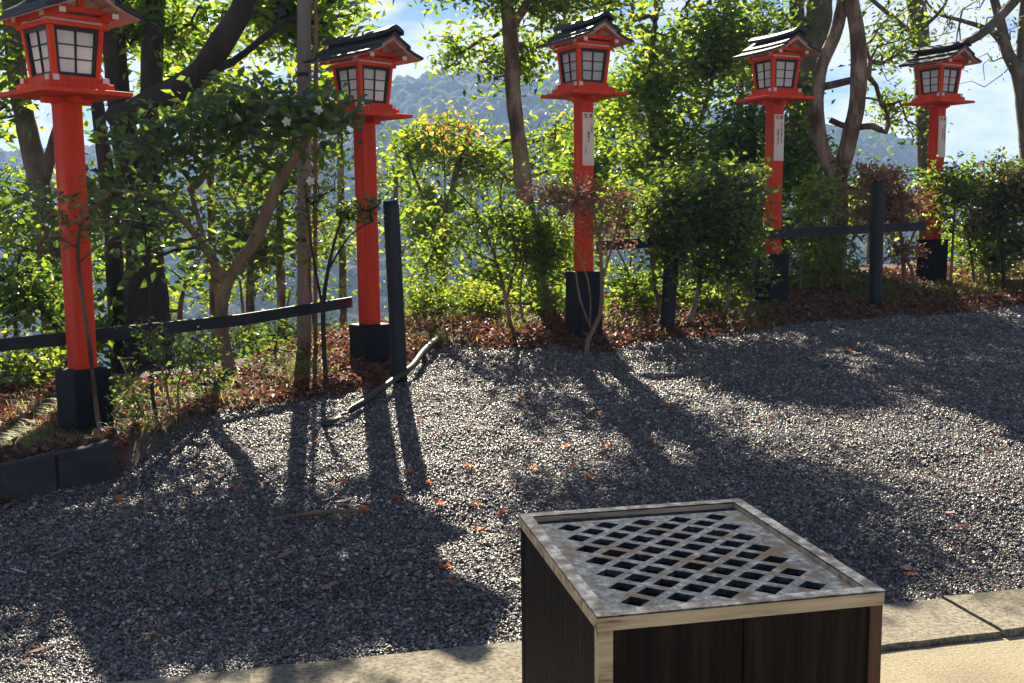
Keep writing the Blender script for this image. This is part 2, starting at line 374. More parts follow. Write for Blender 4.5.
for (px, py) in [(170, 595), (210, 598), (285, 560), (200, 480), (345, 505), (480, 605), (60, 560), (40, 655), (25, 668), (700, 455), (760, 560), (905, 575), (885, 562), (330, 590), (245, 600), (150, 640), (515, 590), (700, 370), (845, 420), (800, 460), (950, 520), (985, 545)]:
    drop_leaf(px, py, random.uniform(.05, .085), 'oval', M['tanleaf'], 'dry_leaf', 'curled tan dry leaf lying on the grey gravel', 'fallen leaf', 'tan dry leaves scattered on the gravel')
drop_leaf(18, 577, .075, 'oval', M['petal'], 'petal', 'white petal on the gravel at the lower left edge', 'petal')
drop_leaf(70, 493, .06, 'oval', M['petal'], 'petal', 'white petal on the gravel just before the dark edging stones', 'petal')

# ------------------------------------------------------------------ sun direction (towards the sun)
SUN_AZ, SUN_EL = -9.0, 33.0   # degrees left of +Y, elevation
# ------------------------------------------------------------------ lanterns
WINDOW_MB = {}
def lantern(px, py, Y, ytop, th, label, sign=None, sleeve=.5, rl=1.):
    q = P(px, py, Y); z0 = min(q.z, ground_z(q.x, q.y)) - .01
    H = P(px, ytop, Y).z - q.z; s = H / 2.6
    root = empty('lantern_post', (q.x, q.y, q.z), R(th), label, 'lantern', 'red wooden lanterns along the hedge')
    root.scale = (s * .95, s * .95, s)
    MB().box(-.12, .12, -.12, .12, z0 - q.z - .05, sleeve, .014).build('post_sleeve', M['base'], root)
    MB().box(-.064, .064, -.064, .064, sleeve - .05, 1.9, .01).build('post', M['red'], root)
    mb = MB().box(-.15, .15, -.022, .022, 1.892, 1.928, .006); mb.box(-.0218, .0218, -.15, .15, 1.89, 1.929, .006)
    mb.build('bracket', M['red'], root)
    MB().box(-.272, .272, -.272, .272, 1.93, 1.956, .005).build('lower_tray', M['red'], root)
    MB().box(-.198, .198, -.198, .198, 1.957, 1.996, .005).build('upper_tray', M['red'], root)
    mb = MB()
    for sx in (-1, 1):
        mb.box(sx * .15 - .02, sx * .15 + .02, -.182, .182, 1.997, 2.032, .003)
        mb.box(-.181, .181, sx * .15 - .0195, sx * .15 + .0195, 1.998, 2.031, .003)
    mb.build('sill_beam', M['red'], root)
    for sx in (-1, 1):
        for sy in (-1, 1):
            MB().box(sx * .15 - .017, sx * .15 + .017, sy * .1822, sy * .188, 2.0, 2.03, .002).build('beam_end', M['whitepaint'], root)
            MB().box(sx * .1812, sx * .187, sy * .15 - .0165, sy * .15 + .0165, 2.001, 2.029, .002).build('beam_end', M['whitepaint'], root)
    b0, b1, zb, zt = .143, .167, 2.033, 2.292
    for sx in (-1, 1):
        for sy in (-1, 1):
            w = .03
            A = [(sx * b0, sy * b0, zb), (sx * (b0 - w), sy * b0, zb), (sx * (b0 - w), sy * (b0 - w), zb), (sx * b0, sy * (b0 - w), zb)]
            B = [(sx * b1, sy * b1, zt), (sx * (b1 - w), sy * b1, zt), (sx * (b1 - w), sy * (b1 - w), zt), (sx * b1, sy * (b1 - w), zt)]
            MB().hexa(A, B).build('corner_post', M['red'], root)
    def face_pt(u, v, d):  # front face local: u across in -1..1 of inner width, v 0..1 up, d depth inward (m)
        hw = (b0 - .031) * (1 - v) + (b1 - .031) * v
        return Vector((u * hw, -(b0 * (1 - v) + b1 * v) + .006 + d, zb + (zt - zb) * v))
    def strip(mb, u0, u1, v0, v1, d0, d1):
        A = [face_pt(u0, v0, d0), face_pt(u1, v0, d0), face_pt(u1, v1, d0), face_pt(u0, v1, d0)]
        B = [face_pt(u0, v0, d1), face_pt(u1, v0, d1), face_pt(u1, v1, d1), face_pt(u0, v1, d1)]
        mb.hexa(A, B)
    for k in range(4):
        Rk = Matrix.Rotation(k * math.pi / 2, 4, 'Z')
        mb = MB()
        strip(mb, -1, -.86, .0, 1, 0, .022); strip(mb, .86, 1, .0, 1, 0, .022)
        strip(mb, -.858, .858, .0, .075, 0.001, .022); strip(mb, -.858, .858, .925, 1, 0.001, .022)
        strip(mb, -.035, .035, .077, .923, .004, .016)
        for v in (.355, .64): strip(mb, -.856, -.037, v - .013, v + .013, .006, .015); strip(mb, .037, .856, v - .013, v + .013, .006, .015)
        o = mb.build('window', M['window_frame'], root); o.matrix_local = Rk
        mb = MB(); strip(mb, -.855, .855, .078, .922, .017, .020)
        p = mb.build('pane', M['pane'], o)
        mb = MB().box(-.16, .16, -.1645, -.152, 2.318, 2.352, .002); o = mb.build('vent_panel', M['whitepaint'], root); o.matrix_local = Rk
        mb = MB().box(-.08, .08, -.1665, -.1650, 2.331, 2.341); mb.build('slot', M['window_frame'], o)
    mb = MB()
    for sx in (-1, 1):
        mb.box(sx * .17 - .016, sx * .17 + .016, -.186, .186, 2.292, 2.317, .003)
        mb.box(-.17, .17, sx * .17 - .0155, sx * .17 + .0155, 2.293, 2.316, .003)
        mb.box(sx * .158 - .02, sx * .158 + .02, -.315 * rl, .315 * rl, 2.335, 2.366, .004)
        mb.box(-.2, .2, sx * .168 - .018, sx * .168 + .018, 2.331, 2.356, .004)
    mb.build('top_beam', M['red'], root)
    for sx in (-1, 1):
        for sy in (-1, 1):
            MB().box(sx * .158 - .018, sx * .158 + .018, sy * (.315 * rl + .0004), sy * (.315 * rl + .007), 2.337, 2.364, .002).build('beam_end', M['whitepaint'], root)
            MB().box(sx * .2005, sx * .207, sy * .168 - .016, sy * .168 + .016, 2.333, 2.354, .002).build('beam_end', M['whitepaint'], root)
    # roof: ridge along local Y, slightly concave slopes
    prof = [(0, 2.525), (.08, 2.476), (.16, 2.431), (.25, 2.385)]
    def roofshape(mb, prof, th_, y0, y1, lift=0, sag=.006):
        N = 9
        for sx in (-1, 1):
            ring = []
            for j in range(N):
                yy = y0 + (y1 - y0) * j / (N - 1); e = ((j / (N - 1)) * 2 - 1) ** 2 * sag
                up = [Vector((sx * x_, yy, z_ + lift + e)) for x_, z_ in prof]; dn = [Vector((sx * x_, yy, z_ + lift + e - th_)) for x_, z_ in prof]
                ring.append([mb.bm.verts.new(v) for v in up + dn[::-1]])
            n_ = len(ring[0])
            for j in range(N - 1):
                for i in range(n_):
                    if i == n_ - 1: continue
                    mb.bm.faces.new((ring[j][i], ring[j][(i + 1) % n_], ring[j + 1][(i + 1) % n_], ring[j + 1][i]))
            mb.bm.faces.new(ring[0]); mb.bm.faces.new(ring[-1][::-1])
    up_ = [(0, 2.508), (.075, 2.463), (.155, 2.421)]; lo_ = [(.118, 2.4165), (.2, 2.382), (.285, 2.355)]
    mb = MB(); roofshape(mb, up_, .02, -.4 * rl, .4 * rl); mb.build('roof', M['roofing'], root)
    mb = MB(); roofshape(mb, lo_, .018, -.392 * rl, .392 * rl); mb.build('lower_roof', M['roofing'], root)
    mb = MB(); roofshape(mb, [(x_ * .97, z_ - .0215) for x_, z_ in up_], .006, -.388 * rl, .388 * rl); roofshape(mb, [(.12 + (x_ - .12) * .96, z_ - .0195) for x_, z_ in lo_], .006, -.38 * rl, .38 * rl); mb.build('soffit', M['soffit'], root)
    mb = MB(); roofshape(mb, [(0, 2.552), (.035, 2.54), (.078, 2.513)], .03, -.415 * rl, .415 * rl, sag=.012); mb.build('ridge_cap', M['roofing'], root)
    for sy in (-1, 1):
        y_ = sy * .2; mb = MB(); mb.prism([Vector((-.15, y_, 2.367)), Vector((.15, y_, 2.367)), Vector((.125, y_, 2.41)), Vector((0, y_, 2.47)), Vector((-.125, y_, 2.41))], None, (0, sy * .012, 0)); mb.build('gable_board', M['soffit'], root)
        mb = MB().box(-.018, .018, y_ + (.0125 if sy > 0 else -.03), y_ + (.03 if sy > 0 else -.0125), 2.395, 2.434, .003)
        mb.build('gable_strut', M['red'], root)
        mb = MB().box(-.16, .16, y_ + (.0125 if sy > 0 else -.026), y_ + (.026 if sy > 0 else -.0125), 2.3675, 2.394, .003)
        mb.build('tie_beam', M['red'], root)
        mb = MB(); ye = sy * .365 * rl
        for sx in (-1, 1):
            pts = [Vector((sx * x_, ye, z_ - .029)) for x_, z_ in up_] + [Vector((sx * x_, ye, z_ - .029 - .022)) for x_, z_ in up_][::-1]
            mb.prism(pts, None, (0, sy * .012, 0))
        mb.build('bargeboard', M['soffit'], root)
        mb = MB(); mb.box(-.017, .017, min(sy * .2, sy * .36 * rl), max(sy * .2, sy * .36 * rl), 2.432, 2.46, .003); mb.build('ridge_beam', M['red'], root)
    if sign:
        o = MB().box(-.058, .058, -.077, -.065, 1.37, 1.8, .002).build('name_board', M['board'], root)
        for (txt, x_, z_, sz) in sign:
            fc = bpy.data.curves.new('lettering', 'FONT'); fc.body = '\n'.join(txt) if len(txt) > 1 else txt
            fc.size = sz; fc.align_x = 'CENTER'; fc.align_y = 'TOP'; fc.space_line = 1.15; fc.extrude = .0003; fc.offset = .0008
            tmp = bpy.data.objects.new('lettering_source', fc); COL.objects.link(tmp); bpy.context.view_layer.update()
            me = bpy.data.meshes.new_from_object(tmp.evaluated_get(bpy.context.evaluated_depsgraph_get())); bpy.data.objects.remove(tmp)
            me.materials.clear(); fo = link('lettering', me, M['ink'], o)
            fo.location = (x_, -.0783, z_ + .042); fo.rotation_euler = (R(90), 0, 0)
    return root
L1 = lantern(87, 436, 6.1, -27, 50, 'nearest and largest red lantern post, leftmost of the five, roof cut by the photo edge', sleeve=.4)
L2 = lantern(371, 374, 7.8, 26, 46, 'red lantern post beside the leaning black bollard, its tray half covered by dark leaves', sleeve=.39)
L3 = lantern(584, 330, 8.6, 13, 30, 'red lantern post rising from rusty twigs, pale written board on its post',
             [('献', .026, 1.745, .036), ('燈', -.026, 1.745, .036), ('横山家', .032, 1.665, .022), ('黒田善', .0, 1.6, .026), ('二三', -.028, 1.475, .022), ('・', 0, 1.37, .03)], rl=.84)
L4 = lantern(771, 305, 9.9, 28, 24.6, 'red lantern post left of the forked brown tree, board with long column of writing',
             [('献', .024, 1.745, .036), ('燈', -.024, 1.745, .036), ('第十中央倶楽部会', .026, 1.675, .02), ('吉田善次子', -.016, 1.62, .026), ('・', 0, 1.37, .03)], rl=.84)
L5 = lantern(931, 285, 11.3, 40, 29, 'farthest red lantern post, rightmost of the five, against cloudy sky',
             [('献', .026, 1.745, .036), ('燈', -.026, 1.745, .036), ('京都市左京区町内', .032, 1.675, .02), ('山本太三', 0, 1.63, .028), ('・', 0, 1.37, .03)], rl=.84)

# ------------------------------------------------------------------ bin with grating
ZT = .72
c_fl = Pz(580, 618, ZT); c_fr = Pz(878.4, 591, ZT); c_br = Pz(745.6, 497.6, ZT); c_bl = Pz(520, 513.6, ZT)
ex = ((c_fr - c_fl) + (c_br - c_bl)); W = ex.length / 2 * .975; ang = math.atan2(ex.y, ex.x); D = ((c_bl - c_fl).length + (c_br - c_fr).length) / 2
ctr = (c_fl + c_fr + c_br + c_bl) / 4
ctr.x += .007
print('BOX', W, D, math.degrees(ang), (c_bl - c_fl).normalized().dot((c_fr - c_fl).normalized()))
M['rim'] = surf('weathered_tin_rim', [(.38, (.02, .022, .026)), (.5, (.055, .06, .07)), (.62, (.13, .145, .17))], 26, .8, 40, .3, .003, spec=.05)
M['rimtan'] = surf('tan_painted_edge', [(.36, (.16, .11, .065)), (.46, (.4, .31, .19)), (.66, (.56, .45, .29))], 14, .6, 40, .2, .002, (.3, 3, 3))
m, t, b = nt('galvanised_grate'); n = noise(t, 38, 10, .8); n2 = noise(t, 7, 8, .75)
r = ramp(t, [(.38, (.012, .017, .025)), (.5, (.038, .048, .065)), (.62, (.1, .12, .155))], n.outputs[0]); r2 = ramp(t, [(.5, (0, 0, 0)), (.58, (1, 1, 1))], n2.outputs[0])
mx = node(t, 'ShaderNodeMix', data_type='RGBA'); t.links.new(r2.outputs[0], mx.inputs['Factor']); t.links.new(r.outputs[0], mx.inputs['A']); mx.inputs['B'].default_value = (.032, .026, .024, 1)
t.links.new(mx.outputs['Result'], b.inputs['Base Color']); b.inputs['Metallic'].default_value = 0; b.inputs['Roughness'].default_value = .85; b.inputs['Specular IOR Level'].default_value = .03; bump(t, b, n.outputs[0], .5, .004); M['grate'] = m
M['planks'] = surf('black_stained_planks', [(.36, (.004, .003, .0028)), (.5, (.009, .006, .005)), (.66, (.024, .016, .012))], 7, .65, 22, .7, .005, (7, 7, .3), .12)
M['redwood'] = surf('reddish_corner_post', [(.3, (.02, .006, .003)), (.7, (.09, .025, .01))], 7, .5, 22, .5, .003, (5, 5, .25))
bn = empty('grated_bin', (ctr.x, ctr.y, 0), ang, 'dark wooden ash bin with a metal rim and diamond grating on the pavement', 'bin')
hw, hd = W / 2, D / 2; rw = .03; rt = .031
mb = MB()   # rim: four mitred bars
o_ = [(-hw, -hd), (hw, -hd), (hw, hd), (-hw, hd)]; i_ = [(-hw + rw, -hd + rw), (hw - rw, -hd + rw), (hw - rw, hd - rw), (-hw + rw, hd - rw)]
for z0_, z1_, mt, nm, inset in ((ZT - .004, ZT, M['rim'], 'rim_top', 0), (ZT - rt, ZT - .0042, M['rimtan'], 'rim', .0015)):
    mb = MB()
    for k in range(4):
        k2 = (k + 1) % 4
        q = [o_[k], o_[k2], i_[k2], i_[k]]
        sh = lambda p: (p[0] - math.copysign(inset, p[0]), p[1] - math.copysign(inset, p[1]))
        q = [sh(q[0]), sh(q[1]), q[2], q[3]]
        mb.hexa([Vector((x_, y_, z0_)) for x_, y_ in q], [Vector((x_, y_, z1_)) for x_, y_ in q])
    mb.build(nm, mt, bn)
# grating plate
bm = bmesh.new(); p_ = W * .08; fr = .68
gx, gy = hw - rw - .002, hd - rw - .002
nxh, nyh = int(2 * gx / p_) + 4, int(2 * gy / p_) + 4
py_ = D * .06
for i in range(-nxh, nxh + 1):
    for j in range(-nyh, nyh + 1):
        if (i + j) % 2: continue
        cx, cy = i * p_, j * py_
        c4 = [Vector((cx + p_, cy, 0)), Vector((cx, cy + py_, 0)), Vector((cx - p_, cy, 0)), Vector((cx, cy - py_, 0))]
        hole = abs(cx) < gx * .86 and -gy * .82 < cy < gy * .87
        vo = [bm.verts.new(v) for v in c4]
        if hole:
            vi = []
            for v in c4: vi.append(bm.verts.new(Vector((cx, cy, 0)) + (v - Vector((cx, cy, 0))) * fr * random.uniform(.97, 1.03)))
            for k in range(4): bm.faces.new((vo[k], vo[(k + 1) % 4], vi[(k + 1) % 4], vi[k]))
        else: bm.faces.new(vo)
bmesh.ops.remove_doubles(bm, verts=bm.verts, dist=.0005)
for co, no in (((gx, 0, 0), (1, 0, 0)), ((-gx, 0, 0), (-1, 0, 0)), ((0, gy, 0), (0, 1, 0)), ((0, -gy, 0), (0, -1, 0))):
    bmesh.ops.bisect_plane(bm, geom=bm.verts[:] + bm.edges[:] + bm.faces[:], plane_co=co, plane_no=no, clear_outer=True)
ext = bmesh.ops.extrude_face_region(bm, geom=bm.faces[:])
for v in [g for g in ext['geom'] if isinstance(g, bmesh.types.BMVert)]: v.co.z -= .012
bmesh.ops.recalc_face_normals(bm, faces=bm.faces)
me = bpy.data.meshes.new('grate'); bm.to_mesh(me); bm.free(); g_ = link('grate', me, M['grate'], bn); g_.location = (0, 0, ZT - .016)
wt = .02; zi = ZT - rt
for (x0, x1, nm) in ((-hw + .036, -.002, 'plank'), (.0, hw - .034, 'plank')):
    MB().box(x0, x1, -hd + .006, -hd + .006 + wt, -.0, zi - .001, .002).build('front_panel', M['planks'], bn)
MB().box(-hw + .004, -hw + .034, -hd + .004, -hd + .034, 0, zi, .002).build('corner_post', M['rimtan'], bn)
MB().box(hw - .032, hw - .003, -hd + .003, -hd + .034, 0, zi, .002).build('corner_post', M['redwood'], bn)
MB().box(-hw + .004, -hw + .03, hd - .034, hd - .004, 0, zi, .002).build('corner_post', M['planks'], bn)
MB().box(hw - .03, hw - .004, hd - .034, hd - .004, 0, zi, .002).build('corner_post', M['planks'], bn)
MB().box(-hw + .006, -hw + .006 + wt, -hd + .0355, hd - .0355, 0, zi - .001, .002).build('side_panel', M['planks'], bn)
MB().box(hw - .006 - wt, hw - .006, -hd + .0355, hd - .0355, 0, zi - .001, .002).build('side_panel', M['planks'], bn)
MB().box(-hw + .036, hw - .034, hd - .006 - wt, hd - .006, 0, zi - .001, .002).build('back_panel', M['planks'], bn)
MB().box(-hw + .03, hw - .03, -hd + .03, hd - .03, .15, .17).build('bottom_board', M['planks'], bn)

# ------------------------------------------------------------------ edging stones, hose, bollards, rails
M['slab'] = surf('black_mortar_edging', [(.3, (.012, .012, .015)), (.55, (.035, .033, .034)), (.75, (.085, .075, .065))], 5, .85, 30, .8, .01)
def edging(b0, b1, h0, h1, label, slant=0):
    A0, A1 = gp(*b0), gp(*b1); d = (A1 - A0).normalized(); nrm = Vector((-d.y, d.x, 0)).normalized()
    A = [A0 - Vector((0, 0, .06)), A1 - Vector((0, 0, .06)), A1 + Vector((0, 0, h1)) - d * slant + nrm * .02, A0 + Vector((0, 0, h0)) + nrm * .02]
    mb = MB(); mb.hexa(A, [p + nrm * .075 for p in A])
    bmesh.ops.bevel(mb.bm, geom=mb.bm.edges[:], offset=.022, segments=3, affect='EDGES', profile=.5)
    bmesh.ops.subdivide_edges(mb.bm, edges=mb.bm.edges[:], cuts=4, use_grid_fill=True)
    for v in mb.bm.verts: v.co += Vector((mnoise.noise(v.co * 9), mnoise.noise(v.co * 9 + Vector((5, 0, 0))), mnoise.noise(v.co * 7 + Vector((0, 9, 0))))) * .014
    return tag(mb.build('edging_stone', M['slab']), label, 'edging stone', 'dark edging stones at the bed corner')
edging((-70, 512), (58, 491), .15, .185, 'dark weathered edging stone, lower one cut off by the left edge')
edging((59, 490), (127, 477), .18, .2, 'dark weathered edging stone ending in a slanted corner below the nearest lantern', .06)

mu = Multi(); pts = [gp(px, py) + Vector((0, 0, .03)) for px, py in ((325, 430), (352, 416), (375, 403), (398, 388), (412, 378), (424, 362), (440, 344))]
hz = [.0, .01, .03, .05, .05, .05, .03]
pts = [p + Vector((0, 0, h_)) for p, h_ in zip(pts, hz)]
mu.tube(pts, [.02, .022, .022, .022, .024, .026, .026], 10)
M['pipe'] = surf('dull_grey_black_pipe', [(.3, (.012, .012, .014)), (.6, (.03, .03, .032)), (.75, (.12, .115, .11))], 6, .45, 30, .2, .002)
tag(mu.build('drain_pipe', M['pipe']), 'bent dark pipe lying along the gravel edge past the leaning black bollard', 'pipe')
mu = Multi(); q0 = pts[5]; mu.tube([q0 + Vector((.0, 0, .01)), q0 + Vector((0, -.02, -.16))], [.018, .018], 8)
# short peg carrying the pipe
tag(mu.build('pipe_peg', M['fence']), 'short black peg holding up the pipe at the gravel edge', 'peg')
pa, pb = gp(268, 523), gp(360, 514)
mu = Multi(); mu.tube([pa + Vector((0, 0, .012)), (pa + pb) / 2 + Vector((0, .03, .02)), pb + Vector((0, 0, .015))], [.006, .01, .008], 8)
tag(mu.build('stick', M['bark_light']), 'thin pale stick lying on the shaded gravel', 'stick')

def bollard(xt, yt, xb, yb, Y, wpx, label, Yt=None):
    a = P(xb, yb, Y); b_ = P(xt, yt, Yt or Y); r_ = wpx / 2 * Y / F; d = (b_ - a)
    a = a - d.normalized() * .15
    mu = Multi(); mu.tube([a, (a + b_) / 2, b_ - d.normalized() * .012, b_ - d.normalized() * .003, b_], [r_, r_, r_, r_ * .93, r_ * .8], 20, step=.5)
    return tag(mu.build('bollard', M['fence']), label, 'bollard', 'round black bollards along the hedge')
bollard(391, 206, 400, 386, 7.25, 16, 'leaning round black bollard between the pipe and the second lantern')
bollard(674, 214, 667, 333, 8.95, 15, 'black bollard wrapped in the dark round shrub')
bollard(878, 185, 875, 309, 9.9, 13, 'black bollard in front of the rusty dry shrub, near the farthest lantern')
def rail(pix, label, h, w=.045):
    """pix: list of (px, py_top, py_bottom_ignored, Y)"""
    mb = MB(); prev = None
    for px, py, Y in pix:
        c = P(px, py, Y); q = [mb.bm.verts.new(c + Vector(v)) for v in ((0, -w / 2, -h / 2), (0, w / 2, -h / 2), (0, w / 2, h / 2), (0, -w / 2, h / 2))]
        if prev:
            for k in range(4): mb.bm.faces.new((prev[k], prev[(k + 1) % 4], q[(k + 1) % 4], q[k]))
        else: mb.bm.faces.new(q)
        prev = q
    mb.bm.faces.new(prev[::-1]); 
    return tag(mb.build('fence_rail', M['fence']), label, 'fence rail', 'black wooden rails behind the hedge')
rail([(-120, 358, 6.0), (0, 345, 6.25), (60, 339, 6.35), (240, 320, 7.1), (352, 302, 7.85)], 'long black rail running behind the nearest lantern to the second lantern', .078)
rail([(596, 246, 8.72), (640, 243, 8.76), (700, 239, 9.0), (770, 234, 9.75), (868, 229, 10.3), (925, 226, 10.6)], 'black rail passing behind the dark round shrub and the fourth lantern', .085)
rail([(968, 222, 11.2), (1000, 218, 11.5), (1120, 210, 12.3)], 'short black rail at the right edge behind the hedge', .085)

# ------------------------------------------------------------------ utility pole
M['pole'] = surf('weathered_pole', [(.3, (.13, .11, .1)), (.5, (.22, .2, .19)), (.75, (.34, .32, .31))], 3, .8, 30, .5, .01, (1, 1, .2))
a = P(303, 350, 8.2); b_ = P(304, -160, 8.2); a.z -= .3
pole = empty('utility_pole', a, 0, 'thin weathered utility pole with a conduit, left of the second lantern', 'pole')
def loc(pts, root): return [Vector(p) - root.location for p in pts]
mu = Multi(); mu.tube(loc([a, b_], pole), [.056, .05], 16, step=1); mu.build('mast', M['pole'], pole)
mu = Multi(); c0, c1 = P(315.5, 350, 8.15), P(316, -160, 8.15); mu.tube(loc([c0, P(315.5, 120, 8.15), P(316, 60, 8.15), c1], pole), [.016] * 4, 8, step=1)
mu.build('conduit', surf('rusty_conduit', [(.3, (.14, .06, .04)), (.7, (.26, .13, .09))], 8, .6), pole)
mu = Multi()
for py in (75, 118, 240): mu.tube(loc([P(303, py - 2, 8.2), P(303, py + 2, 8.2)], pole), [.06, .06], 16, step=1)
mu.build('clamp_band', M['pipe'], pole)

# ------------------------------------------------------------------ plants
def plant(name, label, cat, root_pt, stems, blobs, bark, leaf, nleaf=14, lsize=.07, laspect=.45, spread=.2, rs=1., tip=.003, group=None, tilt=1.35, leafbias=None, mask=0.0, seed=0, twigmin=0.0, thresh=-.35, dm=1.6, droop=0.0):
    """stems: list of (polyline of (px,py,Y,r_m)); blobs: (px,py,Y,rx_px,ry_px,rdepth_m,n)"""
    rng = np.random.default_rng(seed + 101)
    root = empty(name, root_pt, 0, label, cat, group); o0 = np.array(root.location)
    mu = Multi(); nodes = []; par = []; rad = []; sk = []
    for st in stems:
        pts = [Vector(q[:3]) for q in st]; rr = [q[3] * rs for q in st]
        p, r_ = mu.tube(loc(pts, root), rr, 12 if max(rr) > .04 else 7, .16 if max(rr) > .04 else .05, .1, seed)
        for a_, b_ in zip(p, r_): nodes.append(np.array(a_) + o0); sk.append(b_)
    ns = len(nodes); N = np.array(nodes); plen = list(np.zeros(ns)); par = [-1] * ns
    if ns > 6:   # start branching above the lowest third
        zz = N[:, 2]; ok = zz > zz.min() + (zz.max() - zz.min()) * .25
    else: ok = np.ones(ns, bool)
    tgt = []
    for (px, py, Y, rx, ry, rd, cnt) in blobs:
        c = np.array(P(px, py, Y)); k = 0; it = 0; cnt = int(cnt * dm)
        while k < cnt and it < cnt * 12:
            it += 1
            v = rng.normal(0, 1, 3); v /= np.linalg.norm(v); v *= (rng.random() ** .45) * (.82 + .75 * mnoise.noise(Vector((v[0] * 1.9 + seed * 3.1, v[1] * 1.9 + px * .01, v[2] * 1.9))))
            q = c + v * np.array([rx * Y / F, rd, ry * Y / F])
            if float(fbm(q[0] * 2.1 + seed, q[2] * 2.1 + q[1] * 1.7, 2)) < thresh: continue
            if q[2] < ground_z(q[0], q[1]) + .08: continue
            tgt.append(q); k += 1
    tgt = np.array(tgt)
    base = N[ok] if ok.any() else N
    d0 = np.min(np.linalg.norm(tgt[:, None] - base[None, ::3], axis=2), axis=1); tgt = tgt[np.argsort(d0)]
    P_ = list(N); alive = list(ok); cnts = [0] * ns; tips = []
    arr = np.zeros((ns + len(tgt) * 8, 3)); arr[:ns] = N; al = np.zeros(len(arr), bool); al[:ns] = ok; pl = np.zeros(len(arr)); cur = ns
    parent = -np.ones(len(arr), int); 
    for q in tgt:
        dd = np.linalg.norm(arr[:cur] - q, axis=1) + .25 * pl[:cur] + np.where(al[:cur], 0, 99); j = int(np.argmin(dd))
        L_ = np.linalg.norm(q - arr[j]); seg = max(1, min(6, int(L_ / .16)))
        bend = rng.normal(0, .1, 3) * L_ + np.array([0, 0, .1 * L_]); pj = j; a_ = arr[j].copy()
        for k in range(1, seg + 1):
            t_ = k / seg; w = a_ + (q - a_) * t_ + bend * math.sin(math.pi * t_) * (.9 if k < seg else 0) + (rng.normal(0, .012, 3) if k < seg else 0)
            arr[cur] = w; parent[cur] = pj; pl[cur] = pl[pj] + L_ / seg; al[cur] = True; pj = cur; cur += 1
        tips.append(pj)
    w = np.zeros(cur); w[np.array(tips)] = 1
    for i in range(cur - 1, ns - 1, -1): w[parent[i]] += w[i] if w[i] > 0 else 0
    # twigs
    idx = np.arange(ns, cur); rr = tip * np.sqrt(np.maximum(w, 1)) ** 1.05
    if len(idx):
        A = arr[parent[idx]] - o0; B = arr[idx] - o0; ra = np.minimum(rr[parent[idx]], rr[idx] * 1.6); ra = np.where(parent[idx] < ns, rr[idx] * 1.3, ra); rb = rr[idx]
        d = B - A; d /= np.maximum(np.linalg.norm(d, axis=1, keepdims=True), 1e-6)
        u = np.cross(d, np.array([.31, .87, .2])); u /= np.maximum(np.linalg.norm(u, axis=1, keepdims=True), 1e-6); v = np.cross(d, u)
        ns_ = 4; ring = []
        for k in range(ns_):
            a_ = 2 * math.pi * k / ns_; ring.append(u * math.cos(a_) + v * math.sin(a_))
        VV = np.concatenate([np.stack([A + q * ra[:, None] for q in ring], 1), np.stack([B + q * rb[:, None] for q in ring], 1)], 1)
        nn = len(idx); b0 = len(mu.V); i8 = 8 * np.arange(nn)[:, None] + b0
        Lq = np.concatenate([i8 + [k, (k + 1) % 4, 4 + (k + 1) % 4, 4 + k] for k in range(4)], 1).reshape(-1)
        Vall = np.concatenate([np.array(mu.V).reshape(-1, 3), VV.reshape(-1, 3)]); Lall = np.concatenate([np.array(mu.L, int), Lq]); call = np.concatenate([np.array(mu.c, int), np.full(nn * 4, 4)])
    else: Vall, Lall, call = np.array(mu.V), np.array(mu.L), np.array(mu.c)
    big = max(sk) > .05
    tm = npmesh('trunk', Vall, call, Lall); smooth(tm); link('trunk' if big else 'stems', tm, M[bark], root)
    if leaf and nleaf:
        mats = leaf if isinstance(leaf, (list, tuple)) else [leaf]
        T = arr[np.array(tips)]; Tp = arr[parent[np.array(tips)]]
        pos = []; 
        for mi in range(len(mats)): pos.append([])
        lab = rng.integers(0, 10, len(T))
        for q, qp, lb in zip(T, Tp, lab):
            k = max(2, int(nleaf * rng.uniform(.5, 1.5))); f = rng.random(k)[:, None] * 1.15
            c = qp + (q - qp) * f + rng.normal(0, spread * .6, (k, 3)) * np.array([1, 1, .7])
            pos[0 if (len(mats) == 1 or lb < 8) else 1].append(c)
        for mi, pp in enumerate(pos):
            if not pp: continue
            pp = np.concatenate(pp) - o0; n_ = len(pp)
            nrm = rng.normal(0, tilt, (n_, 3)); nrm[:, 2] = 1 
            VV, LL = leafquads(pp, rng.uniform(.5, 1.4, n_) * lsize, laspect, nrm, rng.uniform(0, 6.28, n_), .22)
            if droop: pass
            link('crown' if big else 'foliage', npmesh('crown', VV, 3, LL), M[mats[mi]], root)
    return root
def base_of(px, py, Y):
    q = P(px, py, Y); return Vector((q.x, q.y, ground_z(q.x, q.y)))
def gst(px, Y, r, dx=0):
    """stem start point on the ground under pixel column px at depth Y"""
    q = P(px, 300, Y); return (q.x + dx, Y, ground_z(q.x + dx, Y) - .1, r)
def W3(px, py, Y, r): q = P(px, py, Y); return (q.x, q.y, q.z, r)
exec_specs = []
def spec(*a, **k): exec_specs.append((a, k))

